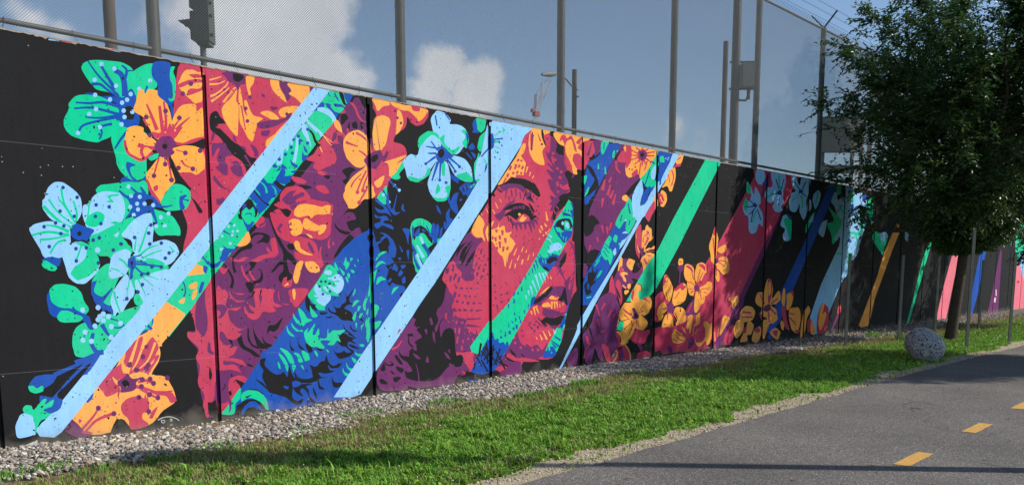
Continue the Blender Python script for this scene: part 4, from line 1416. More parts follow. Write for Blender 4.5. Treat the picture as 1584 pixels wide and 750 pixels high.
k 0,550 60,560 120,580 180,590 250,580 360,540 420,610 340,640 0,650
k 510,290 560,350 590,380 540,360
k 640,340 690,385 660,380
@painted_jaw|blue and green shadow side of the jaw and neck
Z 740 450 7.5
b 1045,150 1040,280 980,440 960,600 920,690 880,760 740,760 860,560 940,400 1010,260
g 900,430 930,430 970,460 960,580 950,640 910,710 860,640 800,640 870,500
-b 10 26 880,520 950,570
-b 10 26 840,570 930,640
-b 10 26 850,600 900,660
-g 10 20 820,620 820,690
-g 10 16 845,700 850,720
-g 8 14 800,650 780,690
-g 10 26 970,450 1000,390
-g 8 16 930,470 950,420
-g 8 20 1010,330 1015,260
l 870,480 900,450 890,500
Z 720 500 7.5
k 640,450 850,435 1000,420 1060,360 1100,280 1150,50 1160,-60 1200,-200 1260,-350 1330,-350 1300,50 1180,300 1030,560 630,600
p 430,610 400,560 470,520 560,440 640,450 630,590
r 470,380 500,340 560,400 700,400 860,435 740,445 560,430 500,400
r 640,440 665,440 640,490
@painted_hair|purple and black curls below the broad stripe at the wall's foot
Z 580 510 7.5
P 335,0 400,-90 480,-220 575,-350 605,-390 700,-420 760,-200 920,0 930,300 1010,290 1030,360 1100,470 1030,480 980,450 1040,520 1000,530 970,500 900,640 640,660 480,680 380,650 330,710 220,700 140,710 60,690 20,620 25,460
Z 640 440 7.5
k 0,340 230,0 290,-10 280,70 340,180 260,320 280,420 240,510 260,550 310,420 350,380 300,470 310,610 350,530 410,500 460,530 475,610 480,760 500,900 400,950 250,1100 80,1120 -120,1060 -100,850 -40,750 30,700 -20,640 80,610 30,560 20,480 0,470 20,400
Z 580 510 7.5
p 330,0 400,-60 440,-20 520,-40 480,0 540,80 470,130 430,170 400,130 430,60 360,70 380,130 390,310 280,240 290,270 340,310 380,390 430,470 380,490 340,480 380,650 330,710 230,700 215,640 200,690 130,710 60,690 20,620 25,460 110,340
k 275,235 310,290 390,320 380,370 330,350 280,300
k 225,310 250,290 320,390 290,400
k 185,370 215,390 210,420 190,400
k 240,420 330,450 310,500 260,470
k 100,360 150,400 210,390 190,420 130,410
k 60,460 100,380 120,450 100,480
k 165,470 200,480 230,510 200,510
k 210,550 300,545 250,605 220,600
k 45,580 80,565 140,610 130,630 70,620
k 375,50 430,40 440,70 380,75
-k 10 24 390,80 390,150 440,200
k 205,660 230,660 215,700
-r 30 10 190,225 260,190 310,120
p 435,200 470,170 480,240 450,230
p 435,270 500,300 530,340 480,330
p 585,370 605,300 625,370
-p 6 18 470,390 500,500 510,640
p 800,255 840,280 875,340 830,320
p 845,235 865,225 870,275
.p 16 870,400 850,445
p 665,20 690,40 695,150 670,100
k 930,310 990,285 1025,330 1000,410 940,430 900,380
r 280,-10 300,0 260,40
-p 26 30 640,-140 660,-60
p 570,0 600,-10 600,60
@painted_stripe|wide crimson diagonal stripe in the tree's shade
Z 0 0 1
R 1172,262 1192,265 1236,274 1208,328 1186,380 1149,460 1112,525 1085,545 1060,545 1075,440 1090,410 1113,373 1163,281
P 1200,345 1210,328 1188,380 1151,460 1114,530 1108,530 1140,465 1180,382
@painted_hair|blue and purple hair right of the face
Z 860 180 4.904
K 226,400 205,590 142,590 137,735 128,810 147,1080 160,1275 122,1570 90,1670 147,1865 195,1890
B 220,190 495,215 430,330 330,520 300,560 260,660 215,660 215,460 240,350 300,310
r 220,190 280,185 320,190 310,240 260,320 240,340 225,260
p 280,185 345,190 325,270 300,300 290,240
-p 20 6 240,300 270,200
g 345,190 400,195 380,240 355,290 340,270
-b 8 8 365,200 360,250
k 245,315 300,300 335,270 320,300 270,335
g 425,310 430,270 445,260 440,320
-g 6 14 320,360 320,400
-g 6 14 370,380 375,440
-g 6 10 455,270 470,260
k 230,370 270,390 310,470 320,530 260,590 220,610 260,540 290,480 260,430
g 215,610 225,570 250,530 240,580
g 205,460 235,450 215,520
-b 10 24 220,670 270,630 290,590
P 495,215 570,225 640,470 575,600 500,700 430,870 350,1030 300,1010 220,1000 210,900 260,680 310,580 430,330
k 440,320 480,265 490,280 460,330
r 460,330 490,270 530,260 560,290 530,350 490,350
o 510,240 530,220 540,260 525,270
-r 18 10 455,340 460,400 490,430
-r 10 26 370,480 350,560
-r 10 24 410,520 390,600
-r 10 22 435,560 410,620
-r 20 8 355,620 345,690
-r 8 22 450,590 430,670
-r 16 8 400,500 420,460
k 520,600 560,540 640,470 610,540 560,600
-p 34 20 520,530 580,490 640,440
k 250,640 300,590 260,690
o 500,610 530,595 555,630 540,650 505,635
Z 860 320 4.904
k 215,110 270,60 330,120 290,150 270,220 220,230
p 215,230 260,210 310,150 330,160 300,250 280,340 260,400 230,330 215,290
-r 16 6 345,140 360,200
-r 16 6 385,150 390,210
-r 16 6 420,120 400,180
-r 14 6 310,230 320,270
-r 14 6 260,290 250,330
p 210,430 240,450 225,520 205,540
k 250,340 290,330 260,440 220,420
@painted_band|blue and green flowered band beside the thin light blue stripe
Z 860 320 4.904
B 510,-10 600,-20 610,60 600,120 470,350 250,745 195,745 195,600 230,500 290,410 380,250 450,130
g 450,120 500,20 560,-10 560,60 510,120 480,165 460,150
g 525,160 545,80 590,60 600,110 560,190 540,200
l 510,90 540,50 545,70 530,110
-b 8 8 500,60 485,110
-b 8 8 560,100 550,140
g 430,250 445,210 465,225 455,270
.g 12 483,283
l 500,200 520,185 545,200
l 430,340 450,310 455,350 440,370
g 340,350 360,290 400,220 420,240 400,300 420,330 430,370 410,440 390,400 370,400
-b 6 6 360,300 400,350
-b 6 6 370,280 410,320
-b 6 6 355,330 390,380
-g 8 8 300,420 350,350
-g 8 8 290,450 330,400
k 240,500 270,490 270,440 290,500 320,470 280,570 260,600 240,570
g 305,540 330,490 350,480 330,520
k 210,600 240,560 235,620 270,640 230,670
-k 10 14 250,640 260,600 300,560
-g 10 10 230,690 265,680
l 495,260 530,235 560,200 520,270 480,320
@painted_stripe|thin light blue diagonal stripe right of the face
Z 0 0 1
L 1040,238 1050,240 1001,323 919,472 866,573 857,573 897,494 910,472 956,397 984,343 1010,290
@painted_flower|orange star blossom with stamens at the top edge above the thin stripe
Z 860 180 4.904
o 570,225 700,232 775,262 750,330 700,400 640,475 625,440 600,440 560,465 530,445 525,370 560,360 555,300
r 520,220 568,228 570,330 540,390 525,380 540,300
o 510,240 525,222 530,260
r 570,440 610,400 620,430 590,460
p 620,270 660,250 690,280 680,320 650,340 620,320
-r 14 6 630,290 575,260
-r 14 6 630,300 570,295
-r 14 6 630,310 575,330
-r 14 6 640,325 600,360
-r 14 6 655,335 650,380
-r 14 6 665,330 680,365
-r 14 6 680,320 720,350
-r 14 6 685,300 735,300
-r 14 6 685,280 740,270
-r 14 6 670,265 705,245
-r 14 6 650,260 655,235
-r 14 6 640,265 610,240
.r 6 575,260 570,295 575,330 600,360 720,350 735,300 740,272 610,240
.k 16 652,292
-r 8 8 640,350 630,440
-r 8 8 690,340 670,410
.p 6 555,400 575,405 600,385
-r 10 16 540,360 560,350
@painted_flower|green and blue bloom behind the thin stripe's top
g 700,400 775,270 790,330 760,420 740,500 690,540 650,490 640,470
b 775,265 880,285 870,330 800,470 790,520 760,500 780,400
b 650,600 680,550 740,520 750,550 700,590 690,640 640,680
l 575,610 640,480 660,560 640,640 640,680 700,640 730,560 780,490 770,560 700,690 660,760 575,760
l 720,420 755,370 750,470 725,480
-b 8 8 710,400 680,500 660,540
-b 8 14 720,340 745,360
g 720,500 760,485 770,510 740,530 715,540
g 500,740 520,680 560,620 580,760 500,790
-b 8 12 545,660 560,740
.b 14 835,310 800,330
.l 5 830,320 845,330 815,345 850,315
g 785,310 810,300 820,340 790,350
l 885,285 930,290 850,450 780,560 720,680 680,750 600,790 640,690 720,640 770,560 800,510 850,390
@painted_flower|orange blossom sprays right of the thin stripe's top
o 930,300 965,290 955,340 930,375 905,350
r 900,370 940,360 940,380 890,390 880,410
-r 8 8 920,330 945,310
o 870,400 900,390 905,460 880,560 860,570 840,530 800,540 830,490 850,430
-r 10 6 875,410 890,460 870,530
-r 6 6 850,440 860,500
o 790,590 800,560 830,580 840,630 820,680 790,680
r 770,590 800,590 820,640 790,670
-o 8 8 790,610 800,640 830,660
o 725,700 745,610 770,630 770,680 745,710
r 680,750 740,640 750,700 720,760 700,800
@painted_flower|tall crimson and orange blossom by the green stripe
Z 940 320 9.375
r 535,130 600,10 640,20 630,100 570,185
r 410,330 470,250 490,360 490,500 540,560 470,650 450,750 420,700 395,600 395,450
o 490,590 490,480 500,350 540,330 545,290 570,260 600,300 630,320 640,430 655,440 640,465 620,490 590,510 560,560 520,640 520,560 510,580
-r 30 16 560,360 590,380 540,420
-r 40 20 560,450 580,460 530,560
-r 14 6 505,500 530,400
-o 10 14 550,430 590,400
.p 8 598,412 565,357 517,507 640,440
o 400,360 420,460 410,440
o 420,540 440,590 470,660 440,650
p 440,580 500,620 520,680 480,740 470,680
o 540,680 590,660 640,670 730,720 740,780 720,830 700,860 660,850 600,780
o 520,630 600,590 620,600 680,560 670,610 600,620 540,660
-r 14 12 540,640 620,640 700,645
.r 12 705,645
-r 16 16 560,700 620,710
Z 940 400 9.375
o 620,0 735,-30 740,40 710,110 660,115 625,90
r 470,10 500,120 520,200 500,230 560,340 590,330 530,390 480,360 430,310 350,250 400,200 460,160
P 200,0 280,0 280,90 340,170 370,210 460,170 510,140 490,240 520,320 580,340 540,390 490,370 420,320 360,280 370,340 330,400 290,440 250,430 200,430 130,560 0,750 -300,1200 -320,1150 -60,600 60,350
o 500,240 510,140 490,60 480,0 560,-60 640,100 660,250 620,280 580,330 520,300
-r 30 10 520,0 560,60 600,90
-r 14 6 540,60 590,140
-o 10 10 560,10 600,50
-r 14 10 600,100 590,150
r 510,320 560,310 600,300 570,360
o 270,90 300,0 390,30 370,100 350,170 320,160
k 360,170 390,100 400,20 440,40 480,60 490,130 430,190 380,210
-p 14 14 440,60 440,110 480,130
k 340,290 400,290 440,330 390,370 350,380 370,340
r 20,350 60,240 80,320 100,430 110,500 60,580 60,520 20,470
r 110,350 150,300 190,370 200,500 210,600 180,680 150,560 130,450
k 110,400 150,470 190,580 160,560 130,480
r 0,600 60,560 70,620 20,650
r 160,220 180,120 220,130 220,190 260,300 270,330 230,330 200,270
o 180,-20 210,0 205,110 180,110 150,180 145,140
o 180,220 220,190 270,200 290,230 230,240 260,300 260,340 230,320 210,270
-o 14 20 210,380 260,430
o 285,370 320,360 330,400 310,440 280,420
o 240,460 300,455 300,480 260,520 240,510
.w 6 223,162
@painted_stripe|bright green diagonal stripe right of the face
Z 0 0 1
G 1091,246 1115,251 1080,320 1050,380 1015,445 1000,463 993,470 985,466 968,466 1000,410 1015,390 1040,340
@painted_flower|orange blossom at the foot of the bright green stripe
Z 940 400 9.375
o 330,560 350,460 380,440 400,380 440,360 480,400 495,490 470,460 440,470 445,580 500,600 560,550 610,560 635,640 600,750 540,800 300,750 180,750 240,640 330,630
r 350,470 380,450 360,600 330,560
r 500,590 530,560 560,590 610,640 600,700 570,720 540,680 510,640
-p 14 14 430,360 480,390 490,480
Z 940 470 8.333
o 130,110 180,50 210,0 300,-20 450,-60 560,10 530,100 470,150 420,140 470,180 510,230 500,280 450,340 400,350 370,320 350,310 310,400 260,470 200,530 150,540 170,470 160,420 110,350 180,350 200,230 150,190
r 370,320 450,340 530,330 540,360 500,430 470,500 380,520 310,480 290,430
p 310,60 340,50 380,120 400,170 350,200 300,170 330,130
k 340,130 365,125 375,165 350,175
-r 16 30 220,90 260,120 310,140
-r 12 24 190,60 250,110
-k 8 8 290,250 210,320
-k 8 8 330,240 280,370
-k 8 8 380,210 395,290
-k 8 8 210,145 260,180
-k 8 8 280,190 200,210
-k 8 8 450,90 400,110
-k 8 8 450,20 410,90
.p 9 210,325 275,370 395,290 205,210 215,145 445,92 305,325
-r 14 10 360,210 375,290
-r 20 8 300,210 310,290
G 150,215 210,235 175,360 110,325
g 225,505 260,480 245,510
o 130,180 140,200 120,290 95,305
r 80,330 110,320 110,370 160,430 160,520 200,520 130,560 90,470
p 370,510 420,500 440,560 450,610 420,610
r 360,680 380,630 440,610 490,600 540,630 550,680 500,715 430,690 380,710
r 180,720 170,600 190,540 220,520 270,600 290,720
-o 16 20 210,510 260,580 285,660 285,730
p 140,580 180,580 200,640 190,720 140,700
.k 10 165,645
o 60,740 100,680 110,620 50,600 80,590 125,610 115,680 70,750
g 50,625 90,640 60,680
g 70,540 85,490 90,550
k -170,640 -130,560 -60,680 0,700 0,760 -180,760
-r 20 8 -150,520 -130,580
r 20,560 60,560 130,580 130,740 20,740 0,660
o 60,740 100,680 110,620 50,600 80,590 125,610 115,680 70,750
g 50,625 90,640 60,680
p 140,580 180,580 200,640 190,720 140,700
@painted_hair|purple curls low beside the thin stripe's foot
Z 860 440 4.904
p 190,390 260,300 290,200 330,100 420,60 480,160 470,260 450,380 470,440 420,540 380,480 350,440 350,570 320,560 290,480 260,600 220,590 210,480 200,420
-r 16 8 300,150 330,240
-r 14 6 370,140 340,190
-r 16 6 420,190 390,250
-r 12 6 440,220 420,290
-r 12 6 310,260 330,320
r 330,350 370,345 355,370
r 340,450 390,470 420,590 380,580
k 240,270 260,330 280,430 260,380 240,320
-r 20 10 230,390 240,440 260,450
-r 14 8 210,560 220,500 245,460
p 80,560 120,500 160,480 160,600 120,630 90,630
k 0,520 120,280 160,330 40,600 0,640
@painted_flower|large orange and crimson blossom with purple heart right of the green stripe
Z 1010 400 9.375
r 20,740 20,580 60,520 110,480 150,480 160,540 190,580 240,620 200,720 100,900 20,900
o 140,440 150,320 160,250 190,230 230,290 280,400 280,480 240,620 190,590 160,520
r 140,400 145,320 165,260 190,228 215,260 210,330 175,350
o 175,300 190,270 210,290 195,330
o 265,650 300,460 340,420 410,360 440,350 480,390 490,460 470,580 420,640 290,690
r 300,460 340,410 400,355 440,350 420,420 370,440 330,470
r 400,430 440,390 480,400 440,450 415,460
-r 10 12 380,480 310,580
-k 6 6 430,630 340,640
-k 6 8 180,470 210,600
p 200,670 260,630 300,680 290,760 230,800 200,740
o 60,750 90,640 140,580 170,640 200,720 160,800 60,820
r 90,600 140,570 160,620 100,680 70,720
-r 14 14 110,720 160,700 190,740
k 470,600 520,520 530,580 420,720 300,700 420,660
Z 1010 460 8.333
o 50,190 70,110 130,60 160,100 140,130 180,140 140,210 110,280 70,290
-r 14 14 110,140 150,150 190,110
o 110,520 105,380 140,250 200,200 250,260 260,400 240,440 230,520 180,530 150,515 130,525
o 270,160 300,120 370,130 410,170 430,250 420,330 390,380 340,430 300,400 290,330 310,290 260,210
-r 30 10 230,200 260,260 280,300
-r 20 8 190,180 180,290
-r 14 6 270,190 330,300
-k 8 8 170,180 120,220
.p 11 150,345 230,360 348,175 130,215
-k 8 14 345,130 350,180
k 260,340 280,310 280,380 255,400
k 340,430 370,390 360,430
@painted_flower|crimson foliage at the wall's foot with orange petals
Z 1010 400 9.375
R 470,750 560,560 600,560 700,620 760,480 850,420 810,320 760,310 780,200 800,60 840,40 890,80 900,330 1125,300 1125,1250 30,1250 30,1000 300,980 480,900
Z 1010 460 8.333
R 580,150 640,60 700,50 760,0 980,0 990,240 870,540 800,645 740,650 430,690 240,710 120,740 60,690 20,700 0,560 0,400 90,370 110,520 230,530 250,440 430,370 430,230 500,220
k 20,760 60,680 90,690 120,740 110,770
p 420,230 430,150 500,0 570,0 550,130 590,160 560,220
-r 20 20 440,190 500,70
o 540,130 545,50 600,0 650,30 600,80 590,150 560,170
o 235,500 260,430 290,410 400,500 410,560 330,590 260,580
-r 16 16 280,430 340,480 410,500
-r 14 14 300,500 340,540 400,560
-r 12 12 250,530 300,560
-o 12 12 370,380 420,460
o 430,400 440,260 470,225 510,230 500,340 470,470 460,400
o 530,360 550,240 600,190 600,320 560,360 530,370
-r 10 10 545,250 540,340
-o 6 8 510,490 525,340
-o 6 10 570,400 540,470
p 450,560 490,500 530,560 500,640 450,660
-k 14 14 480,580 490,620
o 545,600 545,530 560,580 640,560 680,480 740,330 755,340 750,450 730,470 680,540 600,630
o 645,340 660,305 700,320 710,380 680,390 655,380
k 740,550 780,560 780,640 730,650
k 670,590 740,600 720,640
o 865,440 890,300 920,230 980,265 940,330 900,440
-o 8 10 840,360 830,540
-o 8 14 790,440 800,600
-o 8 8 960,440 880,610
-o 8 8 1000,480 930,600
p 790,640 1000,260 1030,290 880,560 830,650
p 180,640 220,620 250,690 200,710
@painted_flower|orange blossom with dark heart in the tree's shade
Z 1010 400 9.375
o 450,230 460,100 500,75 560,100 595,150 600,260 610,390 560,370 480,310
r 470,110 510,95 560,130 590,200 560,180 500,130
-r 10 16 560,180 590,300
o 600,230 630,90 690,55 750,80 770,180 740,260 680,320 640,340 610,320
r 655,90 700,75 750,110 755,180 710,140
-r 10 16 680,150 640,330
-r 10 16 720,200 660,330
-o 10 10 770,190 690,320
r 690,340 760,200 770,310 730,340
o 490,400 490,340 540,330 590,380 600,440 570,560 540,540 510,490
-r 14 10 500,345 550,345 600,390
-r 12 8 500,440 590,435
-r 20 10 545,490 590,460
o 670,420 760,370 790,330 840,340 855,400 840,460 790,520 740,540 690,470
-r 14 10 690,440 800,430
-r 14 10 730,480 790,510
p 590,400 630,370 660,400 670,440 640,470 600,460
o 610,490 640,480 740,620 680,680 640,770 610,780 590,720
o 660,470 740,530 740,610 700,590
-r 12 12 670,480 700,590
k 430,690 520,540 600,560 480,700
@painted_bud|orange bud on a purple stem
o 365,70 380,0 430,0 440,60 420,100 380,100
p 355,130 380,100 440,90 445,140 420,190 380,180
-p 20 20 390,180 375,360
-k 10 8 385,40 415,50
@painted_flower|slim orange blossom on the edge of the wide crimson stripe
Z 1090 380 4.904
o 70,150 110,90 160,85 185,140 180,200 140,220 100,180
o 72,170 105,200 110,260 90,270 68,200
o 40,60 30,0 55,-80 75,-140 100,-60 95,0 75,130 45,120
o 90,30 150,-10 165,30 120,60
r 60,-90 75,-145 90,-110 75,-80
-r 10 6 60,-60 75,100
-r 8 6 100,120 150,160
-r 8 6 105,110 160,120
-r 6 10 85,230 85,150
p 70,110 90,95 105,115 90,135 72,130
@painted_flower|light blue blossoms hanging along the top of the shaded black wall
Z 1090 230 4.904
r 370,160 500,165 500,300 420,280
p 450,250 500,170 480,300 430,380
l 385,195 400,155 445,160 460,210 440,270 410,270 390,240
-b 16 16 440,270 470,250
l 505,180 560,175 612,190 610,280 590,350 600,410 580,440 590,470 540,480 515,440 530,400 490,410 455,360 470,300 515,280
-g 10 10 470,370 550,330
-g 10 10 560,200 575,300
-n 40 20 560,320 580,350
-n 8 8 540,230 565,310
-n 8 8 600,230 580,310
-n 8 8 500,340 560,345
-n 8 8 570,360 560,430
l 660,205 690,210 720,280 740,220 800,230 795,320 770,400 775,480 750,540 720,480 720,420 690,480 650,470 640,410 660,340 690,320 665,280
-n 34 24 715,320 745,330
-n 8 8 680,250 720,310
-n 8 8 770,250 740,310
-g 8 8 660,400 720,340
-g 14 8 735,350 745,450
-n 8 8 740,340 770,360
l 820,400 825,350 860,315 880,340 870,400 840,460
-g 10 10 860,330 840,420
l 785,390 805,390 810,450 780,480
l 355,350 345,330 320,280 320,255 350,290 375,350 385,290 420,350 425,410 410,440 440,500 440,590 410,570 390,630 360,645 335,620 330,520 300,490 290,430 340,390
g 318,330 320,250 345,280 350,340
g 295,420 310,375 330,400 320,470 300,460
-n 34 20 370,420 395,440
-n 8 8 330,380 380,430
-n 8 8 310,440 370,440
-n 8 8 340,500 385,450
-g 10 10 360,560 390,470
-n 8 8 400,460 425,540
-n 8 8 370,460 350,560
l 575,580 590,520 610,500 650,510 660,560 640,690 610,700 590,660 610,610
g 600,540 650,520 660,590 650,700 630,640
-n 24 10 630,500 660,540
g 765,640 770,580 800,520 835,480 820,540 790,600
l 790,560 830,490 820,550
l 865,620 890,560 930,540 920,600 900,670 870,650
@painted_stripe|blue diagonal stripe under the trees' dappled shade
Z 0 0 1
B 1284,282 1297,285 1258,375 1227,447 1205,500 1190,515 1180,515 1212,443 1241,382
@painted_stripe|sunlit light blue diagonal stripe near the slim posts
L 1308,287 1322,291 1320,360 1308,425 1300,440 1280,490 1268,515 1258,518 1253,490 1270,440 1298,380 1303,350
@painted_flower|pale blue blossom cluster at the top of the sunlit blue stripe
Z 1090 230 4.904
g 1000,350 1010,265 1040,270 1030,340
g 940,440 980,480 1030,520 1040,600 1010,680 970,725 960,650 930,570 980,540
l 960,400 980,340 1000,330 1010,390 1030,380 1060,370 1090,400 1080,300 1070,280 1110,285 1140,340 1200,340 1230,400 1225,500 1230,560 1200,650 1170,740 1150,800 1110,850 1020,760 1040,700 1010,640 1040,560 1000,480 980,430
g 1100,340 1120,330 1130,400 1105,400
-g 10 20 1180,480 1220,440 1200,520 1150,540
-g 20 20 1130,640 1180,640 1200,560
-g 20 10 1090,650 1140,640 1160,720
-g 20 10 1030,430 1040,470 1080,500
-b 26 14 1120,420 1115,500
-b 20 30 1200,440 1180,440
-b 14 14 1210,350 1200,390
-b 30 20 1090,690 1110,710
-b 20 10 1150,600 1170,620
-n 6 6 1095,690 1060,740
-n 6 6 1110,680 1140,670
-n 6 6 1130,470 1160,470
-g 10 10 990,640 1010,560
l 980,690 1020,620 1010,690
g 1240,400 1275,370 1275,520 1240,540
l 1260,560 1280,540 1280,600
b 1195,350 1215,340 1230,380 1200,400
Z 1090 380 4.904
-g 10 16 1000,60 1035,60
g 1120,60 1150,30 1160,60 1140,85
-g 10 10 1080,170 1085,100
-b 10 10 1060,240 1065,190
l 1110,80 1100,0 1170,10 1150,80
l 1060,240 1070,60 1110,80 1090,190
-g 14 14 1090,60 1085,160
@painted_flower|orange and crimson blossoms along the foot of the shaded wall
P 60,750 120,650 260,450 300,390 290,450 220,560 140,750
o 10,750 0,580 30,590 50,640 40,720
o 200,430 180,400 240,380 255,420 210,480
o 110,680 130,560 150,530 190,550 150,620
o 260,520 300,460 350,460 380,500 360,560 300,580 270,560
r 170,440 180,420 210,470
-r 14 14 280,500 350,510
-r 12 12 280,540 360,540
o 215,650 240,570 290,560 290,640 240,700
r 180,620 215,600 210,720 150,750 140,700
o 265,720 300,640 330,570 370,600 350,670 320,680 320,720 280,730
r 290,650 320,590 310,660
o 355,720 370,640 410,610 430,650 400,730
r 370,640 400,615 420,640 400,660
p 215,530 240,500 270,530 240,560
o 380,420 395,360 430,350 440,380 470,260 500,255 515,330 510,400 560,340 575,400 540,440 500,450 545,490 560,540 520,590 490,590 470,640 450,700 435,690 440,570 470,550 420,520 430,470 400,450
r 475,260 490,250 505,270 510,330 500,400 480,440
o 480,290 495,270 500,350 480,380
p 450,460 490,440 500,480 470,500 445,490
-r 12 12 500,480 540,520
-r 12 12 480,500 490,580
-r 10 10 500,440 550,400
-r 10 10 420,370 450,440
r 410,510 440,530 430,570
o 580,430 590,340 605,320 610,400 600,460
o 620,420 620,370 650,350 670,360 660,440 630,490 615,470
r 640,350 670,340 670,390 655,360
o 640,480 700,465 720,490 725,560 700,660 660,640 640,570
-r 10 10 640,510 680,520
-r 10 10 640,540 690,600
r 580,460 610,470 620,560 640,640 610,620 590,560
r 680,640 720,640 700,670
b 540,470 575,440 580,540 560,580
b 500,610 540,570 560,590 500,640
o 570,590 580,565 600,590 595,640 580,630
o 490,660 530,620 570,650 560,700 540,710
r 510,650 550,640 540,690
.b 20 490,690
o 720,680 740,530 780,455 800,490 770,560 760,640 730,700
r 775,570 800,550 810,620 780,660
o 800,660 805,560 840,640 820,670
r 850,650 855,540 890,440 930,460 940,520 930,600 900,660 870,670
o 860,600 870,500 895,430 905,450 890,520 910,500 920,530 880,640
@painted_bud|small crimson bud on a thin purple stem
r 1005,520 1010,470 1030,445 1035,490 1020,520
.o 8 1027,470
-p 20 6 1015,520 985,590 960,645
@painted_stripe|orange diagonal stripe behind the slim posts
Z 1320 340 4.837
O 295,95 345,95 290,230 160,590 125,750 110,790 60,805 40,790 180,420 225,260
g 140,130 160,90 200,100 240,150 220,260 195,230 150,160
l 195,110 240,90 260,130 220,170
-g 14 14 250,130 230,200
.o 14 330,45
@painted_stripe|narrow dark green diagonal stripe
G 585,110 600,120 440,680 400,850 380,840 420,690 520,290
l 390,90 415,110 405,160 385,140
@painted_stripe|pink diagonal stripe behind the tree trunk
Z 1440 330 3.57
X 150,170 165,180 150,260 80,600 25,600 60,440 120,220
@painted_stripe|blue diagonal stripe right of the tree trunk
B 300,80 330,85 310,180 260,440 225,570 205,570 230,420 275,190
@painted_stripe|dark purple tapering stripe near the end of the black wall
P 385,195 392,215 370,560 310,560 340,430
-w 5 5 360,420 360,455
-w 9 9 355,465 352,490
@painted_panel|pink and green end section of the mural
X 470,290 500,285 700,300 700,560 450,552
g 480,60 600,40 700,60 700,230 500,240 470,270
l 490,220 540,200 560,270 520,370 495,300
.r 8 482,378
Z 0 0 1
@painted_smear|light blue and pink paint smears along the wall's top edge
W 34,690 58,680 58,686 42,693
L 75,60 92,62 92,64.5 75,62.5
X 95,62 112,65.5 112,68 95,64.5
X 150,71.5 176,77 176,79.5 150,74
L 176,77 186,79 186,81.5 176,79.5
W 905,566 930,561.5 990,554.5 1003,551 1003,559 960,564 905,571
W 1344,512 1352,508 1362,511 1358,516 1346,517
W 1440,501 1450,498 1465,497 1465,501 1448,504
'''

# ------------------------------------------------------------------ ground, path, gravel bed, lawn base
WALL_H = 3.638
J0, JS = 3.997, 2.053                                    # panel joints
GZ = [(-20, -.02), (1.9, -.02), (2.7, -.04), (3.9, -.06), (5.6, 0), (7, -.005), (8, .02), (10.2, .03), (12.1, 0), (18, .0), (21, -.02), (60, 0)]
def gz(s): return float(np.interp(s, [a for a, b in GZ], [b for a, b in GZ]))
def sheet(name, x0, x1, yfun0, yfun1, z, m, nx=120, ny=1, kind='structure', parent=None, zf=None):
    b = MB(); xs = np.linspace(x0, x1, nx + 1); vs = []
    for x in xs:
        a, c = yfun0(x), yfun1(x)
        for j in range(ny + 1):
            y = a + (c - a) * j / ny; vs.append((x, y, z + (zf(x, y) if zf else 0)))
    fs = []
    for i in range(nx):
        for j in range(ny):
            q = i * (ny + 1) + j; fs.append((q, q + ny + 1, q + ny + 2, q + 1))
    b.add(vs, fs); o = b.build(name, m, parent)
    if kind and parent is None: o['kind'] = kind
    return o

def wob(x, a, seed):
    return a * (math.sin(x * 1.7 + seed) * .5 + math.sin(x * 4.1 + seed * 2.3) * .3 + math.sin(x * 9.7 + seed * 1.1) * .2)
def path_edge(x):  return -(4.20 + .06 * math.sin(x * .35) + .012 * math.sin(x * 5.1) + .008 * math.sin(x * 13.7))       # wall-side edge of the path
def gravel_edge(x): return -(np.interp(x, [0, 3, 5, 8, 10, 14, 18, 30], [1.35, 1.45, 1.25, 1.05, .95, 1.1, 1.25, 1.1]) + wob(x, .16, 1.0))
def lawn_edge(x): return path_edge(x) + .32 + wob(x, .18, 5.0)

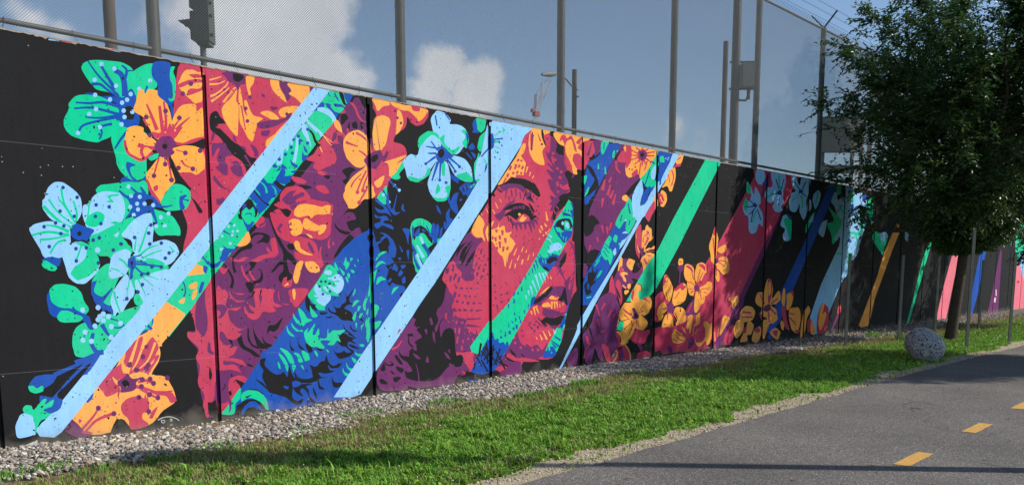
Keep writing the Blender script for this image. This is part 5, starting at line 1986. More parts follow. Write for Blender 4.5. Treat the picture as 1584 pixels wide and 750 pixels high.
m_soil = mat('lawn soil', (.17, .135, .075), .95, var=.5, scale=3.5, bump=.6, bscale=40, spec=.1)
m_field = mat('rough grass', (.07, .11, .035), .95, var=.4, scale=1.5, bump=.6, bscale=20, spec=.1)
m_bed = mat('gravel fines', (.17, .155, .135), .95, var=.45, scale=40, bump=.8, bscale=70, spec=.1)
m_sand = mat('sandy path shoulder', (.40, .335, .24), .95, var=.4, scale=26, bump=.9, bscale=90, spec=.1)
def asphalt():
    m = bpy.data.materials.new('asphalt'); m.use_nodes = True; t = m.node_tree; b = t.nodes['Principled BSDF']; L = t.links
    b.inputs['Roughness'].default_value = .82; b.inputs['Specular IOR Level'].default_value = .35
    tcn = N(t, 'ShaderNodeTexCoord'); P = tcn.outputs['Object']
    v = N(t, 'ShaderNodeTexVoronoi'); v.inputs['Scale'].default_value = 110; L.new(P, v.inputs['Vector'])
    s = N(t, 'ShaderNodeSeparateColor'); L.new(v.outputs['Color'], s.inputs[0])
    n1 = N(t, 'ShaderNodeTexNoise'); n1.inputs['Scale'].default_value = .8; n1.inputs['Detail'].default_value = 8; L.new(P, n1.inputs['Vector'])
    n2_ = N(t, 'ShaderNodeTexNoise'); n2_.inputs['Scale'].default_value = 60; n2_.inputs['Detail'].default_value = 4; L.new(P, n2_.inputs['Vector'])
    r = N(t, 'ShaderNodeValToRGB'); e = r.color_ramp.elements
    e[0].position = 0; e[0].color = (.07, .065, .06, 1); e[1].position = 1; e[1].color = (.33, .305, .28, 1)
    k = r.color_ramp.elements.new(.55); k.color = (.130, .117, .104, 1); k = r.color_ramp.elements.new(.88); k.color = (.162, .147, .131, 1)
    L.new(s.outputs[0], r.inputs[0])
    mr = N(t, 'ShaderNodeMapRange'); mr.inputs['From Min'].default_value = .3; mr.inputs['From Max'].default_value = .7; mr.inputs['To Min'].default_value = .82; mr.inputs['To Max'].default_value = 1.2; L.new(n1.outputs['Fac'], mr.inputs['Value'])
    hs = N(t, 'ShaderNodeHueSaturation'); L.new(r.outputs[0], hs.inputs['Color']); L.new(mr.outputs[0], hs.inputs['Value'])
    wn = N(t, 'ShaderNodeTexNoise'); wn.inputs['Scale'].default_value = 3.0; wn.inputs['Detail'].default_value = 6; L.new(P, wn.inputs['Vector'])
    wv2 = N(t, 'ShaderNodeMix', data_type='VECTOR'); wv2.inputs['Factor'].default_value = .22; L.new(P, wv2.inputs['A']); L.new(wn.outputs['Color'], wv2.inputs['B'])
    ce = N(t, 'ShaderNodeTexVoronoi', feature='DISTANCE_TO_EDGE'); ce.inputs['Scale'].default_value = .42; L.new(wv2.outputs['Result'], ce.inputs['Vector'])
    cl = N(t, 'ShaderNodeMapRange'); cl.inputs['From Min'].default_value = .0012; cl.inputs['From Max'].default_value = .0035; cl.inputs['To Min'].default_value = .75; cl.inputs['To Max'].default_value = 0; L.new(ce.outputs['Distance'], cl.inputs['Value'])
    cn_ = N(t, 'ShaderNodeTexNoise'); cn_.inputs['Scale'].default_value = .5; L.new(P, cn_.inputs['Vector'])
    cg = N(t, 'ShaderNodeMapRange'); cg.inputs['From Min'].default_value = .5; cg.inputs['From Max'].default_value = .6; L.new(cn_.outputs['Fac'], cg.inputs['Value'])
    cf = N(t, 'ShaderNodeMath', operation='MULTIPLY'); L.new(cl.outputs[0], cf.inputs[0]); L.new(cg.outputs[0], cf.inputs[1])
    cx_ = N(t, 'ShaderNodeMix', data_type='RGBA'); cx_.inputs['B'].default_value = (.03, .028, .026, 1); L.new(cf.outputs[0], cx_.inputs['Factor']); L.new(hs.outputs[0], cx_.inputs['A']); L.new(cx_.outputs['Result'], b.inputs['Base Color'])
    ad_ = N(t, 'ShaderNodeMath', operation='ADD'); L.new(v.outputs['Distance'], ad_.inputs[0]); L.new(n2_.outputs['Fac'], ad_.inputs[1])
    bp = N(t, 'ShaderNodeBump'); bp.inputs['Strength'].default_value = .5; bp.inputs['Distance'].default_value = .006; L.new(ad_.outputs[0], bp.inputs['Height']); L.new(bp.outputs[0], b.inputs['Normal'])
    return m
b = MB(); b.add([(-600, -600, -.06), (900, -600, -.06), (900, 900, -.06), (-600, 900, -.06)], [(0, 1, 2, 3)]); o = b.build('ground', m_field); o['kind'] = 'structure'
sheet('lawn', -30, 120, lambda x: path_edge(x) - .02, lambda x: -.2, -.030, m_soil, 300)
sheet('path_shoulder', -30, 120, lambda x: path_edge(x) - .015, lambda x: lawn_edge(x) + .05, -.022, m_sand, 900)
sheet('gravel_bed', -30, 60, lambda x: gravel_edge(x), lambda x: .02, -.035, m_bed, 360, 6, zf=lambda x, y: gz(x) * max(0, 1 + y / 1.0) + .012)
path = sheet('path', -30, 120, lambda x: -8.02 + .02 * math.sin(x * 2.1), path_edge, -.006, asphalt(), 900)
sheet('far_verge', -30, 120, lambda x: -30, lambda x: -8.0, -.02, m_field, 60)
m_yellow = mat('worn yellow road paint', (.58, .32, .075), .8, var=.25, scale=12, bump=.4, bscale=110)
_t = m_yellow.node_tree; _b = _t.nodes['Principled BSDF']; _src = _b.inputs['Base Color'].links[0].from_socket
_n = N(_t, 'ShaderNodeTexNoise'); _n.inputs['Scale'].default_value = 38; _n.inputs['Detail'].default_value = 8; _n.inputs['Roughness'].default_value = .75
_c = N(_t, 'ShaderNodeTexCoord'); _t.links.new(_c.outputs['Object'], _n.inputs['Vector'])
_m = N(_t, 'ShaderNodeMapRange'); _m.inputs['From Min'].default_value = .56; _m.inputs['From Max'].default_value = .66; _t.links.new(_n.outputs['Fac'], _m.inputs['Value'])
_x = N(_t, 'ShaderNodeMix', data_type='RGBA'); _x.inputs['B'].default_value = (.14, .12, .10, 1); _t.links.new(_m.outputs[0], _x.inputs['Factor']); _t.links.new(_src, _x.inputs['A']); _t.links.new(_x.outputs['Result'], _b.inputs['Base Color'])
for k in range(-4, 14):
    s0 = 6.76 + k * 1.86; b = MB(); rr = random.Random(k)
    vs0, vs1 = [], []
    for i in range(9):
        x = s0 + .62 * i / 8; vs0.append((x + rr.uniform(-.004, .004), -6.145 + rr.uniform(-.004, .004), -.002)); vs1.append((x + rr.uniform(-.004, .004) - .01, -6.02 + rr.uniform(-.004, .004), -.002))
    b.add(vs0 + vs1, [(i, i + 1, i + 10, i + 9) for i in range(8)]); b.build('lane_dash', m_yellow, path)

# ------------------------------------------------------------------ the concrete wall and its panels
wall = empty('mural_wall', (0, 0, 0))
tag(wall, 'tall black concrete panel wall painted with a mural of a woman, hair and flowers', 'wall')
GAP0, GAP1, CHF, DEP = .015, .015, .032, .032
joints = [J0 + JS * k for k in range(-5, 29)]
for a, c in zip(joints[:-1], joints[1:]):
    x0, x1 = a + GAP1, c - GAP0; z0, z1 = -.5, WALL_H
    prof = [(x0, 0), (x1 - CHF, 0), (x1, DEP), (x1, .34), (x0, .34)]
    b = MB(); n = 5
    b.add([(x, y, z0) for x, y in prof] + [(x, y, z1) for x, y in prof], [(i, (i + 1) % n, n + (i + 1) % n, n + i) for i in range(n)] + [tuple(range(n))[::-1], tuple(range(n, 2 * n))])
    b.build('wall_panel', PAINT['k'], wall)
m_edge = mat('chipped wall edge', (.34, .27, .21), .9, var=.6, scale=9, bump=.8, bscale=50)
for c in joints:
    b = MB(); b.box((c - GAP0 - .004, DEP + .004, -.5), (c + GAP1 + .004, .30, WALL_H - .09)); b.build('joint_filler', PAINT['k'], wall)
    b = MB(); b.box((c - GAP0 + .002, .003, WALL_H - .085), (c + GAP1 - .002, .33, WALL_H - .004)); b.build('joint_cap', PAINT['k'], wall)
rr = random.Random(11)
b = MB(); xs = np.arange(-4.0, 44, .025); lo = []; hi = []
for x in xs:
    lo.append((x, -.006, WALL_H - max(.002, .007 + rr.gauss(0, .004) + (.012 * rr.random() if rr.random() < .08 else 0)))); hi.append((x, -.006, WALL_H + .004))
nn = len(xs); bk = [(x, .05, WALL_H + .004) for x in xs]
b.add(lo + hi + bk, [(i, i + 1, nn + i + 1, nn + i) for i in range(nn - 1)] + [(nn + i, nn + i + 1, 2 * nn + i + 1, 2 * nn + i) for i in range(nn - 1)])
b.build('top_edge', m_edge, wall)

# ------------------------------------------------------------------ the mural: flat paint, one part per motif
def spline(pts, n=4):
    o_ = []; m = len(pts)
    for i in range(m):
        p0, p1, p2, p3 = pts[i - 1], pts[i], pts[(i + 1) % m], pts[(i + 2) % m]
        for k in range(n):
            t = k / n
            o_.append(tuple(.5 * (2 * p1[c] + (p2[c] - p0[c]) * t * .9 + (2 * p0[c] - 5 * p1[c] + 4 * p2[c] - p3[c]) * t * t + (3 * p1[c] - p0[c] - 3 * p2[c] + p3[c]) * t ** 3) for c in (0, 1)))
    return o_
def stroke(pts, w0, w1):
    if len(pts) > 2:
        q = []
        for i in range(len(pts) - 1):
            p0 = pts[max(i - 1, 0)]; p1 = pts[i]; p2 = pts[i + 1]; p3 = pts[min(i + 2, len(pts) - 1)]
            for k in range(4):
                t = k / 4; q.append(tuple(.5 * (2 * p1[c] + (p2[c] - p0[c]) * t + (2 * p0[c] - 5 * p1[c] + 4 * p2[c] - p3[c]) * t * t + (3 * p1[c] - p0[c] - 3 * p2[c] + p3[c]) * t ** 3) for c in (0, 1)))
        q.append(pts[-1]); pts = q
    L_ = []; R_ = []; n = len(pts)
    for i, p in enumerate(pts):
        a = pts[max(i - 1, 0)]; c = pts[min(i + 1, n - 1)]; dx, dy = c[0] - a[0], c[1] - a[1]; l = math.hypot(dx, dy) or 1
        w = (w0 + (w1 - w0) * i / (n - 1)) / 2
        L_.append((p[0] - dy / l * w, p[1] + dx / l * w)); R_.append((p[0] + dy / l * w, p[1] - dx / l * w))
    return L_ + R_[::-1]
def parse(txt):
    motifs = []; Z = (0, 0, 1)
    for ln in txt.splitlines():
        ln = ln.strip()
        if not ln: continue
        if ln[0] == '@':
            n, l = ln[1:].split('|'); motifs.append((n, l, [])); continue
        t = ln.split()
        if t[0] == 'Z': Z = tuple(float(v) for v in t[1:4]); continue
        cv = lambda s: [(Z[0] + float(a.split(',')[0]) / Z[2], Z[1] + float(a.split(',')[1]) / Z[2]) for a in s]
        c = t[0]
        if c[0] == '-': motifs[-1][2].append((c[1], stroke(cv(t[3:]), float(t[1]) / Z[2], float(t[2]) / Z[2])))
        elif c[0] == '.':
            r = float(t[1]) / Z[2]
            for p in cv(t[2:]): motifs[-1][2].append((c[1], [(p[0] + r * math.cos(k * math.pi / 5), p[1] + r * 1.05 * math.sin(k * math.pi / 5)) for k in range(10)]))
        else:
            p = cv(t[1:]); motifs[-1][2].append((c.lower(), p if c.isupper() else spline(p)))
    return motifs
cuts = []
for c in joints: cuts += [(c - GAP0 - CHF, 'a'), (c - GAP0, 'b'), (c + GAP1, 'c')]
cut_x = [c for c, _ in cuts]
def depth(x):
    k = round((x - J0) / JS); c = J0 + JS * k
    if x < c - GAP0 - CHF or x > c + GAP1: return 0.0
    if x < c - GAP0: return DEP * (x - (c - GAP0 - CHF)) / CHF
    return DEP + .004
def clip(poly, ax, val, keep_less):
    o_ = []
    for i in range(len(poly)):
        a, c = poly[i - 1], poly[i]
        ia = (a[ax] <= val) == keep_less if a[ax] != val else True
        ic = (c[ax] <= val) == keep_less if c[ax] != val else True
        if ia != ic:
            t = (val - a[ax]) / (c[ax] - a[ax]); q = [a[0] + (c[0] - a[0]) * t, a[1] + (c[1] - a[1]) * t]; q[ax] = val; o_.append(tuple(q))
        if ic: o_.append(c)
    return o_
GW, GH = 1640, 800
layer_map = np.zeros((GH, GW), np.int16)
def paint_layer(p):
    P_ = np.array(p) + 20
    y0 = max(int(P_[:, 1].min()) - 1, 0); y1 = min(int(P_[:, 1].max()) + 3, GH); x0 = max(int(P_[:, 0].min()) - 1, 0); x1 = min(int(P_[:, 0].max()) + 3, GW)
    if y1 <= y0 or x1 <= x0: return 1
    yy, xx = np.mgrid[y0:y1, x0:x1] + .5; ins = np.zeros(yy.shape, bool)
    for i in range(len(P_)):
        a, c = P_[i - 1], P_[i]
        if a[1] == c[1]: continue
        ins ^= ((a[1] > yy) != (c[1] > yy)) & (xx < (c[0] - a[0]) * (yy - a[1]) / (c[1] - a[1]) + a[0])
    for q in P_:                                            # the outline's own cells
        ins[min(max(int(q[1]) - y0, 0), ins.shape[0] - 1), min(max(int(q[0]) - x0, 0), ins.shape[1] - 1)] = True
    d = ins.copy(); d[1:] |= ins[:-1]; d[:-1] |= ins[1:]; e = d.copy(); e[:, 1:] |= d[:, :-1]; e[:, :-1] |= d[:, 1:]
    sub = layer_map[y0:y1, x0:x1]; l = int(sub[e].max()) + 1 if e.any() else 1
    sub[e] = l; return l
def on_wall(px, py):
    q = at(px, py, 0.0); return (q.x, q.z)
for name, label, polys in parse(MURAL):
    if not polys: continue
    b = MB()
    for c, p in polys:
        off = -(.0005 + .0001 * paint_layer(p)); mi = PK.index(c)
        w = [on_wall(*q) for q in p]
        tri = tessellate_polygon([[Vector((x, z, 0)) for x, z in w]])
        for t in tri:
            poly = [w[i] for i in t]
            if abs((poly[1][0] - poly[0][0]) * (poly[2][1] - poly[0][1]) - (poly[2][0] - poly[0][0]) * (poly[1][1] - poly[0][1])) < 1e-9: continue
            if max(q[1] for q in poly) > WALL_H - .003: poly = clip(poly, 1, WALL_H - .003, True)
            if len(poly) < 3: continue
            xa, xb = min(q[0] for q in poly), max(q[0] for q in poly)
            pieces = []; rest = poly
            for cx in cut_x:
                if cx <= xa + 1e-7 or cx >= xb - 1e-7: continue
                l_ = clip(rest, 0, cx, True); rest = clip(rest, 0, cx, False)
                if len(l_) > 2: pieces.append(l_)
                if len(rest) < 3: break
            if len(rest) > 2: pieces.append(rest)
            for q in pieces:
                mx_ = sum(v[0] for v in q) / len(q); dm = depth(mx_)
                if dm > DEP and max(v[1] for v in q) > WALL_H - .085:
                    up_ = clip(q, 1, WALL_H - .085, False); q = clip(q, 1, WALL_H - .085, True)
                    if len(up_) > 2: b.add([(v[0], .002 + off, v[1]) for v in up_], [tuple(range(len(up_)))], mi)
                    if len(q) < 3: continue
                vs = []
                for v in q:
                    if dm == 0: y = 0
                    elif dm > DEP: y = dm
                    else: y = DEP * (v[0] - (J0 + JS * round((mx_ - J0) / JS) - GAP0 - CHF)) / CHF
                    vs.append((v[0], y + off, v[1]))
                b.add(vs, [tuple(range(len(vs)))], mi)
    # face the paint outwards
    for i, f in enumerate(b.f):
        A, B_, C_ = (b.v[f[0]], b.v[f[1]], b.v[f[2]])
        if (B_[2] - A[2]) * (C_[0] - A[0]) - (B_[0] - A[0]) * (C_[2] - A[2]) > 0: b.f[i] = tuple(reversed(f))
    if not b.f: continue
    o = b.build(name, PM, wall); tag(o, label)
    used = sorted(set(b.m)); me = o.data                      # keep only the colours this motif uses
    me.materials.clear()
    for u in used: me.materials.append(PM[u])
    me.polygons.foreach_set('material_index', [used.index(u) for u in b.m])

# ------------------------------------------------------------------ chain-link fence on the wall
m_galv = mat('weathered galvanised steel', (.13, .13, .12), .5, metal=.35, var=.3, scale=12, bump=.1)
m_wire = mat('galvanised fence wire', (.21, .215, .22), .5, metal=.3, var=.1)
m_dark = mat('dark steel', (.06, .06, .06), .55, metal=.3, var=.25, scale=8)
fence = empty('chain_link_fence', (0, .15, WALL_H))
tag(fence, 'tall grey chain-link fence with steel posts and barbed wire standing on the wall', 'fence')
FY = .15; FK = (8.261 + FY) / 8.261
PX = [(3.502 + 3.05 * k) * FK for k in range(-3, 15)]
F_TOP = CAM.z + (6.99 - CAM.z) * FK
RAIL = WALL_H + .105
def fpart(mb, name, m):                                   # parts are modelled in world coordinates, the fence's root sits on the wall
    o = mb.build(name, m, fence); o.location = (-fence.location.x, -fence.location.y, -fence.location.z); return o
for x in PX:
    b = MB(); b.tube([(x, FY, WALL_H - .3), (x, FY, F_TOP + .02)], .062, 14)
    b.tube([(x, FY, F_TOP + .02), (x, FY, F_TOP + .05)], [.066, .03], 14)
    fpart(b, 'post', m_galv)
    b = MB()
    for sgn in (-1, 1):
        b.bar((x, FY, F_TOP + .03), (x, FY + sgn * .30, F_TOP + .36), .035, .025)
    fpart(b, 'barbed_wire_arm', m_dark)
b = MB()                                                 # tension bands on the posts
for x in PX:
    for z in np.arange(WALL_H + .35, F_TOP, .42): b.tube([(x, FY, z), (x, FY, z + .02)], .067, 12)
fpart(b, 'tension_bands', m_galv)['kind'] = 'stuff'
ties = MB(); rr = random.Random(2)
for a, c in zip(PX[:-1], PX[1:]):
    b = MB(); b.tube([(a, FY - .02, RAIL), (c, FY - .02, RAIL)], .024, 10); fpart(b, 'bottom_rail', m_galv)
    b = MB(); b.tube([(a, FY, F_TOP), (c, FY, F_TOP)], .024, 10); fpart(b, 'top_rail', m_galv)
    for q in range(6):                                    # wire ties with loose ends along the bottom rail
        x = a + (c - a) * (q + .3 + .4 * rr.random()) / 6
        ties.tube([(x, FY - .05, RAIL + .03), (x, FY - .052, RAIL - .02), (x + rr.uniform(-.03, .03), FY - .07, RAIL - .07)], .004, 4)
fpart(ties, 'wire_ties', m_dark)['kind'] = 'stuff'
for sgn in (-1, 1):
    for q in range(3):
        f_ = (.35 + .32 * q); z = F_TOP + .03 + .33 * f_; y = FY + sgn * .30 * f_
        b = MB()
        for a, c in zip(PX[:-1], PX[1:]):
            b.tube([(a, y, z), ((a + c) / 2, y, z - .012), (c, y, z)], .0028, 4, cap=False)
            for r_ in np.arange(a + .06, c, .125): b.bar((r_ - .008, y - .012, z - .02), (r_ + .008, y + .012, z + .012), .003, .003); b.bar((r_ - .008, y + .012, z - .02), (r_ + .008, y - .012, z + .012), .003, .003)
        fpart(b, 'barbed_wire', m_dark)['kind'] = 'stuff'
# one bay of woven wire, shared by every bay
PITCH_M = (PX[1] - PX[0]) / 119
def woven(L_, H_, rad):
    V = []; T = []; cnt = 0
    n = int(round(L_ / PITCH_M)); slope = 1.06
    for sgn in (-1, 1):
        k0 = -int(H_ / slope / PITCH_M) - 1
        for k in range(k0, n + 1):
            u0 = k * PITCH_M
            za = max(0.0, -u0 * slope); zb = min(H_, (L_ - u0) * slope)
            if zb - za < .01: continue
            segs = max(1, int((zb - za) / .28)); zs = np.linspace(za, zb, segs + 1)
            u = u0 + zs / slope
            if sgn < 0: u = L_ - u
            yo = .0015 * sgn
            ring = []
            for dx, dy in ((0, -rad), (rad * .9, rad * .5), (-rad * .9, rad * .5)):
                ring.append(np.stack([u + dx, np.full_like(u, yo + dy), zs + dx * .6 * -sgn], 1))
            R_ = np.stack(ring, 1).reshape(-1, 3); V.append(R_); base = cnt; m_ = len(zs)
            i = np.arange(m_ - 1)[:, None] * 3
            for a_ in range(3):
                c_ = (a_ + 1) % 3
                T.append(np.concatenate([np.concatenate([i + a_, i + c_, i + 3 + c_], 1), np.concatenate([i + a_, i + 3 + c_, i + 3 + a_], 1)]) + base)
            cnt += len(R_)
    return np_mesh('woven wire', np.concatenate(V), np.concatenate(T), smooth=True)
wv = woven(PX[1] - PX[0], F_TOP - WALL_H - .03, .0018); wv.materials.append(m_wire)
for a in PX[:-1]:
    o = bpy.data.objects.new('chain_link_mesh', wv); C.objects.link(o); o.parent = fence
    o.location = (a, -.075, .02); o['kind'] = 'stuff'

# ------------------------------------------------------------------ gravel stones
rng = np.random.default_rng(3)
def ico():
    t = (1 + 5 ** .5) / 2
    v = np.array([(-1, t, 0), (1, t, 0), (-1, -t, 0), (1, -t, 0), (0, -1, t), (0, 1, t), (0, -1, -t), (0, 1, -t), (t, 0, -1), (t, 0, 1), (-t, 0, -1), (-t, 0, 1)], float); v /= np.linalg.norm(v[0])
    f = np.array([(0, 11, 5), (0, 5, 1), (0, 1, 7), (0, 7, 10), (0, 10, 11), (1, 5, 9), (5, 11, 4), (11, 10, 2), (10, 7, 6), (7, 1, 8), (3, 9, 4), (3, 4, 2), (3, 2, 6), (3, 6, 8), (3, 8, 9), (4, 9, 5), (2, 4, 11), (6, 2, 10), (8, 6, 7), (9, 8, 1)])
    return v, f
IV, IF = ico()
def rand_rot(n):
    q = rng.normal(size=(n, 4)); q /= np.linalg.norm(q, axis=1)[:, None]; w, x, y, z = q.T
    return np.stack([1 - 2 * (y * y + z * z), 2 * (x * y - z * w), 2 * (x * z + y * w), 2 * (x * y + z * w), 1 - 2 * (x * x + z * z), 2 * (y * z - x * w), 2 * (x * z - y * w), 2 * (y * z + x * w), 1 - 2 * (x * x + y * y)], 1).reshape(n, 3, 3)
def stones(x, y, z, size, cols):
    n = len(x); R_ = rand_rot(n)
    sc = size[:, None] * rng.uniform(.55, 1.15, (n, 3))
    v = IV[None] * sc[:, None, :] * rng.uniform(.78, 1.18, (n, 12, 1)); v = np.einsum('nij,nkj->nki', R_, v)
    v[:, :, 2] *= .75; v += np.stack([x, y, z], 1)[:, None, :]
    t = (IF[None] + (np.arange(n) * 12)[:, None, None]).reshape(-1, 3)
    return v.reshape(-1, 3), t, np.repeat(cols, 12, 0)
n = 42000
xs = np.where(rng.random(n) < .8, rng.uniform(.8, 16, n), rng.uniform(16, 34, n)); ge = np.array([-gravel_edge(x) for x in xs])
d = rng.random(n) ** .9 * (ge + .12) ; keep = (d < ge) | (rng.random(n) < .35); xs, d, ge = xs[keep], d[keep], ge[keep]; n = len(xs)
lay = rng.random(n) < .45
zg = np.array([gz(x) for x in xs]) * np.clip(1 - d, 0, 1) - .018
size = rng.gamma(4.5, .0036, n).clip(.006, .045)
base = np.array([(.47, .40, .32), (.62, .55, .46), (.31, .27, .24), (.68, .63, .56), (.40, .31, .24), (.20, .20, .21)])
cols = base[rng.choice(6, n, p=[.26, .20, .20, .08, .16, .10])] * rng.uniform(.55, 1.05, (n, 1))
v, t, c = stones(xs, -d, zg + np.where(lay, .022, .006), size, cols)
m_stone = mat('crushed stone', (.4, .36, .3), .85, tint=True, bump=.4, bscale=90, spec=.25)
me = np_mesh('gravel', v, t, c); o = link('gravel', me, m_stone); tag(o, 'crushed grey and beige gravel along the foot of the wall', 'gravel', kind='stuff')
# loose grit on the sandy shoulder
n = 6500; xs = rng.uniform(2.5, 18, n); d = np.array([-path_edge(x) for x in xs]) - rng.random(n) ** 1.3 * .42 + .02
cols = np.array([(.48, .40, .29)]) * rng.uniform(.5, 1.35, (n, 1))
v, t, c = stones(xs, -d, np.full(n, -.018), rng.gamma(4, .0018, n).clip(.003, .02), cols)
o = link('shoulder_grit', np_mesh('shoulder_grit', v, t, c), m_stone); tag(o, 'loose sandy grit between the lawn and the path', 'grit', kind='stuff')

# ------------------------------------------------------------------ grass and clover
def vnoise(x, y, seed):
    r = np.random.default_rng(seed); g = r.random((64, 64)); xi = np.floor(x).astype(int); yi = np.floor(y).astype(int); fx = x - xi; fy = y - yi
    fx = fx * fx * (3 - 2 * fx); fy = fy * fy * (3 - 2 * fy); G = lambda a, c_: g[a % 64, c_ % 64]
    return (G(xi, yi) * (1 - fx) + G(xi + 1, yi) * fx) * (1 - fy) + (G(xi, yi + 1) * (1 - fx) + G(xi + 1, yi + 1) * fx) * fy
def blades(n, x0, x1, seed):
    global rng
    rng = np.random.default_rng(seed)
    x = rng.uniform(x0, x1, n)
    pe = np.array([-path_edge(q) for q in np.linspace(x0, x1, 400)]); le = np.array([-lawn_edge(q) for q in np.linspace(x0, x1, 400)]); ge_ = np.array([-gravel_edge(q) for q in np.linspace(x0, x1, 400)])
    xq = np.linspace(x0, x1, 400); ge_ = np.interp(x, xq, ge_); le = np.interp(x, xq, le); pe = np.interp(x, xq, pe)
    d = ge_ - .35 + rng.random(n) * (pe + .06 - ge_ + .35)
    inner = (d - ge_) ; big = vnoise(x * 1.1, d * 1.1, 5); med = vnoise(x * 3.3, d * 3.3, 6); fine = vnoise(x * 9, d * 9, 8)
    dens = np.clip((inner + .32 - .5 * (1 - big)) / .45, 0, 1) * np.clip((le - d + .1 * med) / .10, 0, 1)
    dry = np.clip(np.maximum(1.75 - inner / .8 - 1.0 * (big - .4) + .8 * (med - .5), 1.2 * (vnoise(x * .9 + 7, d * 1.6 + 3, 12) - .68)), 0, 1)     # parched strip beside the gravel
    dens *= np.where(dry > .55, .30 + .6 * fine, .55 + .45 * fine)
    stray = rng.random(n) < .012 * (inner > -.3) * (d < pe - .02)
    k = (rng.random(n) < dens) | stray
    x, d, dry, fine, med, inner, le = x[k], d[k], dry[k], fine[k], med[k], inner[k], le[k]; n = len(x)
    clover = rng.random(n) < np.where(dry < .5, .55, .18)
    h = np.where(clover, rng.uniform(.02, .06, n), rng.uniform(.03, .085, n)) * (.45 + 1.1 * fine) * np.where(dry > .5, .75, 1)
    tall = rng.random(n) < .006; h = np.where(tall, h * 2.1, h)
    wd = np.where(clover, rng.uniform(.007, .015, n), rng.uniform(.0025, .005, n)) * (1 + np.clip(x - 8, 0, 20) * .045)
    a = rng.uniform(0, 2 * np.pi, n); lean = rng.uniform(.25, 1.0, n) * h * np.where(clover, .7, .9)
    dx, dy = np.cos(a), np.sin(a); px_, py_ = -dy * wd, dx * wd
    bx, by, bz = x, -d, np.full(n, -.03)
    m1 = np.stack([bx + dx * lean * .35, by + dy * lean * .35, bz + h * .72], 1); tip = np.stack([bx + dx * lean, by + dy * lean, bz + h * np.where(clover, .85, 1.0)], 1)
    P_ = np.stack([px_, py_, np.zeros(n)], 1); B_ = np.stack([bx, by, bz], 1)
    wb = np.where(clover, .25, .9)[:, None]; wm = np.where(clover, 1.25, .8)[:, None]
    V = np.stack([B_ - P_ * wb, B_ + P_ * wb, m1 - P_ * wm, m1 + P_ * wm, tip], 1)
    T = (np.array([(0, 1, 3), (0, 3, 2), (2, 3, 4)])[None] + (np.arange(n) * 5)[:, None, None]).reshape(-1, 3)
    g = np.array([.175, .40, .045]) * rng.uniform(.5, 1.4, (n, 1)) * np.stack([rng.uniform(.85, 1.5, n), np.ones(n), rng.uniform(.7, 1.3, n)], 1)
    s_ = np.array([.36, .29, .14]) * rng.uniform(.6, 1.25, (n, 1))
    isdry = rng.random(n) < dry * .66 + .02
    col = np.where(isdry[:, None], s_, g)
    return V.reshape(-1, 3), T, np.repeat(col, 5, 0)
m_grass = mat('grass blades', (.1, .2, .03), .55, tint=True, spec=.35, trans=.25)
parts = [blades(165000, .8, 7, 21), blades(130000, 7, 14, 22), blades(55000, 14, 24, 23), blades(26000, 24, 42, 24)]
def tuft(px, py, n, r, hmax, seed):
    g_ = np.random.default_rng(seed); c0 = gnd(px, py); a = g_.uniform(0, 2 * np.pi, n); q = r * np.sqrt(g_.random(n)); bx, by = c0.x + np.cos(a) * q * 1.6, c0.y + np.sin(a) * q
    h = g_.uniform(.4, 1, n) * hmax; a2 = g_.uniform(0, 2 * np.pi, n); ln = h * g_.uniform(.3, 1.0, n); w = g_.uniform(.003, .008, n); dx, dy = np.cos(a2), np.sin(a2); z0 = np.full(n, -.02)
    P_ = np.stack([-dy * w, dx * w, 0 * w], 1); B_ = np.stack([bx, by, z0], 1); m1 = B_ + np.stack([dx * ln * .35, dy * ln * .35, h * .7], 1); tp = B_ + np.stack([dx * ln, dy * ln, h], 1)
    V = np.stack([B_ - P_ * .6, B_ + P_ * .6, m1 - P_, m1 + P_, tp], 1); T = (np.array([(0, 1, 3), (0, 3, 2), (2, 3, 4)])[None] + (np.arange(n) * 5)[:, None, None]).reshape(-1, 3)
    return V.reshape(-1, 3), T, np.repeat(np.array([.15, .34, .04]) * g_.uniform(.55, 1.3, (n, 1)), 5, 0)
for i_, (tx, ty, tn, tr, th) in enumerate(((690, 622, 160, .16, .09), (905, 594, 200, .16, .10), (860, 606, 160, .18, .09), (812, 612, 120, .10, .08), (470, 662, 60, .14, .06), (250, 712, 70, .10, .09), (85, 722, 60, .10, .10), (20, 735, 60, .12, .09), (150, 727, 60, .12, .08), (330, 693, 70, .14, .08), (560, 640, 110, .18, .08), (1350, 520, 90, .2, .2), (1400, 524, 90, .2, .2), (985, 575, 80, .2, .08))):
    parts.append(tuft(tx, ty, tn, tr, th, 50 + i_))
vo_ = 0; VV, TT, CC_ = [], [], []
for v, t, c in parts: VV.append(v); TT.append(t + vo_); CC_.append(c); vo_ += len(v)
o = link('grass', np_mesh('grass', np.concatenate(VV), np.concatenate(TT), np.concatenate(CC_)), m_grass)
tag(o, 'short green grass and clover with a parched strip beside the gravel', 'grass', kind='stuff')
# small white clover heads
n = 110; xs = rng.uniform(2, 13, n); d = rng.uniform(2.1, 3.9, n); rng = np.random.default_rng(9)
v, t, c = stones(xs, -d, np.full(n, .02), rng.uniform(.006, .010, n), np.tile([(.75, .73, .66)], (n, 1)))
o = link('clover_flowers', np_mesh('clover_flowers', v, t, c), m_stone); tag(o, 'tiny white clover flowers dotted in the lawn', 'flowers', kind='stuff')

